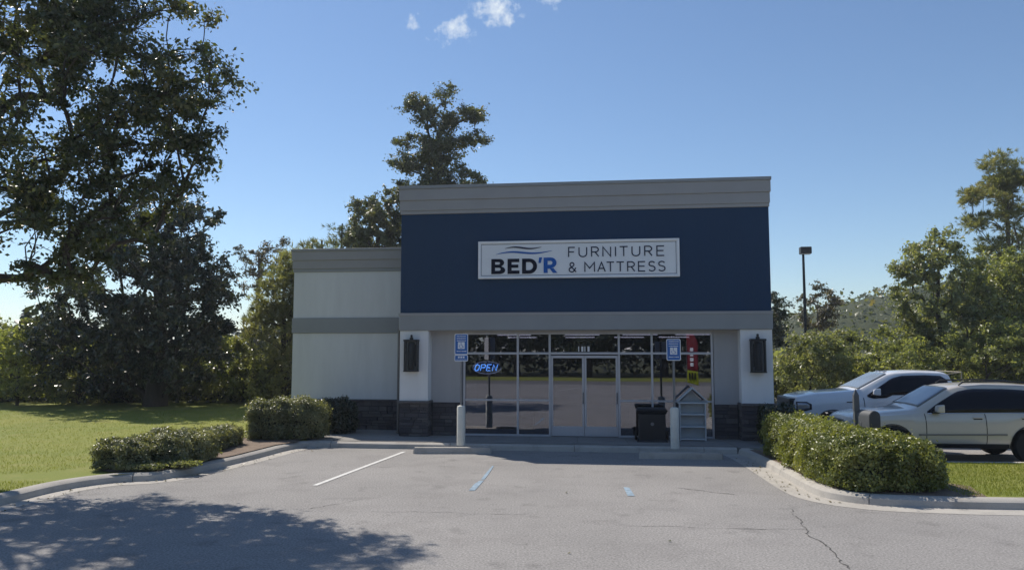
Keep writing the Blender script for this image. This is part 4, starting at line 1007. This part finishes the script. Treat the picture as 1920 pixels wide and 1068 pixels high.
hedge('hedge', [(-7.1, 18.5, .38, .36, .5, .27), (-7.1, 19.3, .38, .36, .5, .27)], 20000, .040, L_HEDGE2, 'small low hedge between the front hedge and the big rounded bush', 23, group='clipped hedges on the left planting bed', z0=.165)
hedge('bush', [(-6.35, 20.95, .60, .66, .55, .56), (-5.72, 21.05, .62, .66, .55, .58)], 48000, .042, L_HEDGE2, 'big rounded clipped bush against the left wing corner', 24, cat='bush', z0=.165)
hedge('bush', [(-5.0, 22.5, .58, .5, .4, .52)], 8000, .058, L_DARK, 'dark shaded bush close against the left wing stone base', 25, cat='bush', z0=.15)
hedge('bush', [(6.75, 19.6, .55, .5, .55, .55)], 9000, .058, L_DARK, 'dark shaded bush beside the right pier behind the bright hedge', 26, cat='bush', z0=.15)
# ground-cover tuft on the mulch
hedge('ground_cover_plant', [(-6.75, 15.75, .22, .45, .22, .07), (-7.25, 15.35, .22, .4, .2, .06)], 3000, .05, L_OLIVE, 'flat trailing plant on the mulch in front of the low hedge', 27, cat='plant', z0=.165)

# ================================================================ trees
# big near tree on the left, trunk just outside the frame
tree('broadleaf_tree', (-11.3, 15.2, .15), 13, .30,
     [(.6, -.4, 8.8, 3.4, 3.2, 3.6), (2.7, -.7, 7.2, 2.5, 2.0, 2.0), (3.9, -.8, 8.3, 1.7, 1.4, 1.3), (4.9, -1.0, 7.7, 1.15, .9, .5), (4.5, -.9, 6.6, 1.5, 1.0, .55), (4.4, -.9, 5.75, 1.35, 1.0, .55), (3.6, -.8, 5.0, 1.6, 1.2, .75), (2.2, -.7, 4.7, 1.3, 1.2, .8), (2.5, -.6, 3.95, 1.0, .8, .45), (2.4, -.6, 10.4, 2.0, 2.0, 2.2)],
     420, 84000, .088, L_BIG, 'large leafy tree overhanging the top left corner and shading the lot', seed=4, rc=.50, flat=.62, tip=.011, shell=.35, trunk_top=.8)
# dark tree on the lawn edge
tree('broadleaf_tree', (-14.7, 32.2, .25), 9.2, .42, [(-1.0, 0, 4.6, 3.9, 3.2, 3.4), (-.4, -.2, 7.0, 2.6, 2.4, 1.9), (-2.4, -.3, 2.6, 2.6, 2.2, 2.2), (1.2, -.4, 3.4, 1.8, 2.0, 2.9), (1.0, -.4, 8.1, 1.7, 1.0, .5), (1.9, -.3, 5.4, 1.2, 1.0, 1.0)],
     460, 66000, .15, L_DARK, 'dense dark evergreen tree standing at the back edge of the lawn', seed=11, rc=.55, flat=.8, tip=.016, shell=.45)
GR = 'trees and shrubs along the back of the lawn'
def shrub(base, ell, nl, size, lm, label, seed, group=GR, nc=70, rc=.5, h=2.5, r0=.06, needles=False, **k):
    return tree('shrub', base, h, r0, ell, nc, nl, size, lm, label, 'shrub', seed=seed, rc=rc, group=group, needles=needles, tip=.008, **k)
shrub((-20.6, 32.5, .25), [(0, 0, 1.7, 1.7, 1.2, 1.6), (.5, 0, 2.6, 1.1, 1.0, .9)], 9000, .15, L_SHRUB, 'yellow green shrub at the far left edge of the lawn', 31)
shrub((-18.4, 33.2, .25), [(0, 0, 1.6, 1.6, 1.2, 1.6)], 8000, .15, L_OLIVE, 'olive shrub left of the dark tree at the lawn edge', 32)
shrub((-16.6, 34.0, .25), [(0, 0, 1.8, 1.6, 1.2, 1.8)], 8000, .15, L_DARK, 'dark low shrub just left of the dark tree trunk', 33)
shrub((-12.9, 34.2, .25), [(0, 0, 1.5, 1.5, 1.2, 1.5)], 7000, .15, L_OLIVE, 'loose shrub just right of the dark tree trunk', 34)
shrub((-11.2, 33.6, .25), [(0, 0, .9, 1.2, 1.0, .95)], 6000, .14, L_SHRUB, 'bright low shrub between the dark tree and the pine', 35)
shrub((-24.0, 34, .25), [(0, 0, 2.0, 2.2, 1.4, 2.0)], 8000, .16, L_SHRUB, 'tall yellow shrub beyond the left edge of the lawn', 36)
tree('pine_tree', (-10.0, 34.0, .25), 7.0, .13, [(0, 0, 2.6, 1.9, 1.6, 2.0), (.2, 0, 4.4, 1.3, 1.2, 1.6), (.4, 0, 5.8, .7, .7, .9)], 170, 36000, .24, L_PALE, 'pale young pine just left of the wing', seed=41, rc=.42, needles=True, aspect=.11, trunk_top=.95, group=GR)
tree('pine_tree', (-8.3, 33.4, .25), 7.4, .13, [(-.2, 0, 4.0, 1.0, 1.0, 2.4), (-.2, 0, 6.0, .7, .7, 1.0)], 110, 20000, .24, L_PINE, 'darker slim pine right at the wing edge', seed=42, rc=.42, needles=True, aspect=.11, trunk_top=.95, group=GR)
tree('thin_tree', (-13.5, 41.0, .3), 8.8, .11, [(.2, 0, 6.2, 1.2, 1.0, 1.6), (.7, 0, 7.4, 1.1, .8, .9), (-1.0, 0, 7.6, .5, .3, .5)], 64, 3000, .12, L_BARE, 'nearly bare thin tree above the young pine', seed=43, rc=.4, bark='pale_bark', trunk_top=.85, group=GR, tip=.013)
# tall gum behind the shop
tree('gum_tree', (-4.2, 42.5, .2), 17.4, .28, [(.4, 0, 16.8, .45, .5, .55), (-1.1, 0, 16.1, .7, .5, .4), (1.8, 0, 15.5, .8, .5, .32), (.1, 0, 15.2, 1.1, .9, .6), (-1.5, 0, 14.1, 1.0, .8, .4), (1.8, 0, 14.0, 1.1, .8, .38), (-1.4, 0, 12.7, 1.2, .9, .38), (.1, 0, 13.4, 1.3, 1.1, .8), (.9, 0, 11.7, 2.0, 1.5, .9), (-.4, 0, 11.0, 2.4, 1.6, .8)],
     230, 36000, .14, L_GUM, 'tall ragged gum tree rising behind the navy parapet', seed=51, rc=.58, flat=.8, shell=.2, trunk_top=.84, tip=.016)
tree('broadleaf_tree', (-7.4, 42.0, .2), 11.2, .25, [(-.2, 0, 9.0, 1.3, 1.4, 1.8), (1.0, 0, 9.6, 1.5, 1.3, 1.7), (.0, 0, 7.4, 1.7, 1.6, 2.0)], 150, 26000, .15, L_GUM, 'rounded leafy tree behind the roof of the low wing', seed=52, rc=.5, flat=.8, trunk_top=.8)
tree('pine_tree', (-9.9, 44.5, .2), 10.0, .12, [(.0, 0, 8.0, .9, .8, 1.6), (.9, 0, 8.3, .6, .6, 1.6)], 60, 12000, .28, L_PINE, 'pine tips showing just above the low wing parapet', seed=53, rc=.4, needles=True, aspect=.10, trunk_top=.97)
# right-hand tree line behind the cars
GRR = 'trees and shrubs behind the parked cars'
tree('broadleaf_tree', (20.2, 36.5, 0), 8.6, .2, [(0, 0, 5.2, 2.0, 1.7, 2.6), (-.2, 0, 7.4, .9, .9, 1.2), (.9, 0, 3.6, 2.4, 1.8, 2.2), (-.9, 0, 6.4, 1.2, 1.0, .7)], 200, 27000, .14, L_OLIVE, 'tall olive green tree left of the lanky pine', seed=61, rc=.55, flat=.8, group=GRR)
tree('broadleaf_tree', (24.0, 37.5, 0), 7.6, .2, [(0, 0, 3.8, 2.6, 1.8, 2.8), (.3, 0, 5.8, 2.0, 1.5, 1.7)], 180, 25000, .14, L_SHRUB, 'leafy tree at the right edge below the lanky pine', seed=62, rc=.55, flat=.8, group=GRR)
tree('pine_tree', (27.2, 42.0, 0), 14.0, .20, [(0, 0, 12.4, 1.0, .9, 1.0), (-1.3, 0, 10.9, 1.7, 1.2, .45), (.9, 0, 10.6, 1.5, 1.2, .5), (.2, 0, 11.7, 1.5, 1.2, .4), (-.9, 0, 9.6, 1.6, 1.1, .45), (.9, 0, 9.0, 1.4, 1.1, .4), (-.6, 0, 8.2, 1.5, 1.1, .4), (.7, 0, 7.4, 1.6, 1.1, .4), (-.8, 0, 6.6, 1.3, 1.0, .4)], 150, 42000, .26, L_PALE, 'tall lanky pale pine at the right edge of the photo', seed=63, rc=.45, needles=True, aspect=.11, flat=.5, bark='pale_bark', trunk_top=.86, group=GRR)
shr = [(13.0, 34.0, 1.6, 1.9, L_OLIVE, 'olive shrub right beside the far corner of the shop'), (15.0, 36.5, 2.2, 1.9, L_OLIVE, 'mid height shrub behind the lamp post'), (16.6, 33.8, 2.0, 1.7, L_SHRUB, 'bright low shrub behind the truck windscreen'),
       (18.0, 36.8, 2.3, 2.1, L_SHRUB, 'bushy green shrub behind the truck roof'), (20.6, 33.8, 2.2, 2.1, L_SHRUB, 'light green shrub behind the tail of the truck cab'), (23.2, 34.0, 2.0, 2.2, L_OLIVE, 'olive shrub behind the roof of the silver car'), (12.2, 38.5, 1.5, 3.2, L_DARK, 'dark tall shrub tucked beside the shop wall')]
for i, (x, y, rx, rz_, lm, lb) in enumerate(shr):
    shrub((x, y, 0), [(0, 0, rz_ * .85, rx, 1.3, rz_ * .9), (rx * .3, 0, rz_ * 1.25, rx * .6, 1.0, rz_ * .55)], 12500, .12, lm, lb, 70 + i, GRR, nc=95, rc=.48)
tree('thin_tree', (17.0, 43.0, 0), 6.6, .09, [(0, 0, 4.9, 1.2, 1.0, 1.3)], 60, 3600, .13, L_BARE, 'thin sparse tree right of the lamp post', seed=81, rc=.4, bark='pale_bark', trunk_top=.8, group=GRR, tip=.012)
tree('thin_tree', (14.2, 44.0, 0), 6.4, .09, [(0, 0, 4.6, 1.1, 1.0, 1.4)], 60, 5000, .13, L_BARE, 'thin sparse tree just right of the shop corner', seed=82, rc=.4, bark='pale_bark', trunk_top=.8, group=GRR, tip=.012)
# wooded rise in the distance on the right
v = []; f = []; nx, ny = 60, 16
for i in range(nx + 1):
    for j in range(ny + 1):
        x = 10 + 130 * i / nx; y = 80 + 60 * j / ny; q = sin(pi * min(1, j / ny)) ; e = max(0, min(1, (x - 12) / 50)); e = e * e * (3 - 2 * e)
        v.append((x, y, -.5 + q * e * (12.5 + .5 * sin(x * .21) + .35 * sin(x * .63 + y * .3)) + (.25 * sin(x * 1.7 + y) if q > .05 else 0)))
for i in range(nx):
    for j in range(ny): a = i * (ny + 1) + j; f.append((a, a + 1, a + ny + 2, a + ny + 1))
HILLV = list(v)
MB().add(v, f).build('hill', ground_mat('hill_scrub', (.055, .065, .032), (.045, .055, .028), (.07, .075, .04), .08, .3, sp=1.5, bump=1., bs=1.), kind='structure', smooth=80)

# far woods closing the view on both sides
rng = np.random.default_rng(77)
def woods(name, boxes, n, size, lm, label):
    P = []
    for (x0, x1, y0, y1, h) in boxes:
        m_ = n // len(boxes); x = rng.uniform(x0, x1, m_); y = rng.uniform(y0, y1, m_); hh = h * (.72 + .20 * np.sin(x * .9 + y * .2) * np.sin(x * .37 + 1) + .12 * np.sin(x * 2.3)); z = hh * rng.random(m_) ** .7; P.append(np.stack([x, y, z], 1))
    P = np.concatenate(P); o = link(name, leaf_mesh(name, P, size, lm, rng, aspect=.7)); return tag(o, label, 'woods', kind='stuff')
woods('far_woods', [(-75, -8, 48, 56, 5.0), (-60, -22, 38, 44, 4.5)], 42000, .45, L_DARK, 'low dark far woods behind the lawn on the left')
woods('far_woods', [(12, 24, 46, 50, 2.8), (25, 60, 40, 48, 6.0)], 36000, .34, L_OLIVE, 'olive far woods filling in behind the parked cars')

woods('undergrowth', [(-30, -7.6, 33.8, 36.5, 1.9), (-24, -8.2, 36, 38, 2.6)], 26000, .20, L_DARK, 'tangled dark undergrowth below the trees at the back of the lawn')
woods('undergrowth', [(12.5, 30, 37.5, 40, 2.3), (12.5, 36, 33.5, 35.5, 1.2)], 26000, .18, L_OLIVE, 'tangled olive undergrowth along the back of the side car park')
_n = 16000; _i = rng.integers(0, 61 * 17, _n); HV = np.array(HILLV)[_i]; HV = HV + rng.normal(size=(_n, 3)) * [1.2, 1.8, .35]; HV[:, 2] += .3
tag(link('hill_scrub', leaf_mesh('hill_scrub', HV, .6, L_GUM, rng, aspect=.7)), 'scrub covering the far rise on the right', 'scrub', kind='stuff')
woods('roadside_woods', [(-70, 70, -48, -40, 10)], 26000, .6, L_DARK, 'far roadside woods mirrored darkly in the shop glass')

# ================================================================ behind the viewer: what the shop glass mirrors
ref = tree('roadside_tree', (-22, -34, 0), 11, .3, [(0, 0, 6.5, 4.4, 4.0, 4.4), (0, 0, 3.4, 3.8, 3.4, 2.2)], 130, 9000, .42, L_DARK, 'roadside tree across the lot, first from the left in the glass', seed=91, rc=.9, group='roadside trees mirrored in the shop glass')
for i, (x, y, s) in enumerate([(-14, -36, 1.1), (-6, -33, .95), (1, -37, 1.15), (8, -34, 1.0), (15, -36, 1.1), (22, -33, .95), (30, -36, 1.1), (-31, -37, 1.15)]):
    copy_thing(ref, (x, y, 0), i * 1.3, 'roadside tree across the lot, number %s along the row in the glass' % ('two', 'three', 'four', 'five', 'six', 'seven', 'eight', 'nine')[i], s)
sheet('road', [(-120, -23), (120, -23), (120, -16), (-120, -16)], .006, 'old_asphalt')
sheet('verge', [(-120, -32), (120, -32), (120, -23.2), (-120, -23.2)], .012, 'lawn')
for x in (-12, -4, 4, 12): strip('bay_line', seg((x, -6), (x + .6, -11), 8), .1, .008, 'white_line', kind='structure')
# feather flag by the lot whose mirror image shows in the right window
t = empty('feather_flag', (4.25, 2.6, 0), .2, label='red and yellow feather flag mirrored in the right shop window', cat='flag')
MB().tube([(0, 0, 0), (0, 0, 2.2), (.02, 0, 3.1), (.12, 0, 3.45), (.34, 0, 3.5)], [.016, .014, .011, .009, .007], 8).build('pole', 'steel_post', t, smooth=50)
MB().lathe([(.02, 0), (.32, .0), (.32, .02), (.03, .05)], 16).build('base', 'black_metal', t)
def cloth(nm, z0, z1, m_):
    v = []; f = []
    for i in range(13):
        z = z0 + (z1 - z0) * i / 12; wd = .56 if z < 3.0 else .56 - (z - 3.0) * .5
        for k in range(7): x = .02 + wd * k / 6; v.append((x, .05 * sin(x * 7 + z * 2.2), z - .16 * (k / 6) * (1 if z < 1.4 else .4)))
    for i in range(12):
        for k in range(6): a = i * 7 + k; f.append((a, a + 1, a + 8, a + 7))
    o = MB().add(v, f).build(nm, m_, t, smooth=60); md = o.modifiers.new('solid', 'SOLIDIFY'); md.thickness = .004
cloth('lower_cloth', .95, 1.55, 'flag_yellow'); cloth('upper_cloth', 1.56, 3.42, 'flag_red')
for k, z in enumerate((1.75, 2.0, 2.25, 2.5)): box('lettering', .2, .36, -.075 + .0, .085, z, z + .17, 'traffic_white', t)
for k, x in enumerate((.12, .26, .40)): box('lettering', x, x + .05, -.07, .075, 1.1, 1.42, 'car_black', t)

# ================================================================ thin summer haze
hz = MB().box(-940, 940, -940, 940, -1.1, 19.0).build('haze', 'mortar', kind='stuff', label='thin summer haze in the air', cat='haze')
hm = bpy.data.materials.new('haze_air'); hm.use_nodes = True; t_ = hm.node_tree; t_.nodes.clear(); ho = N('ShaderNodeOutputMaterial', t_); pv_ = N('ShaderNodeVolumePrincipled', t_)
pv_.inputs['Color'].default_value = (.86, .92, 1, 1); pv_.inputs['Density'].default_value = .0006; pv_.inputs['Anisotropy'].default_value = .35
t_.links.new(pv_.outputs[0], ho.inputs['Volume']); hz.data.materials.clear(); hz.data.materials.append(hm)
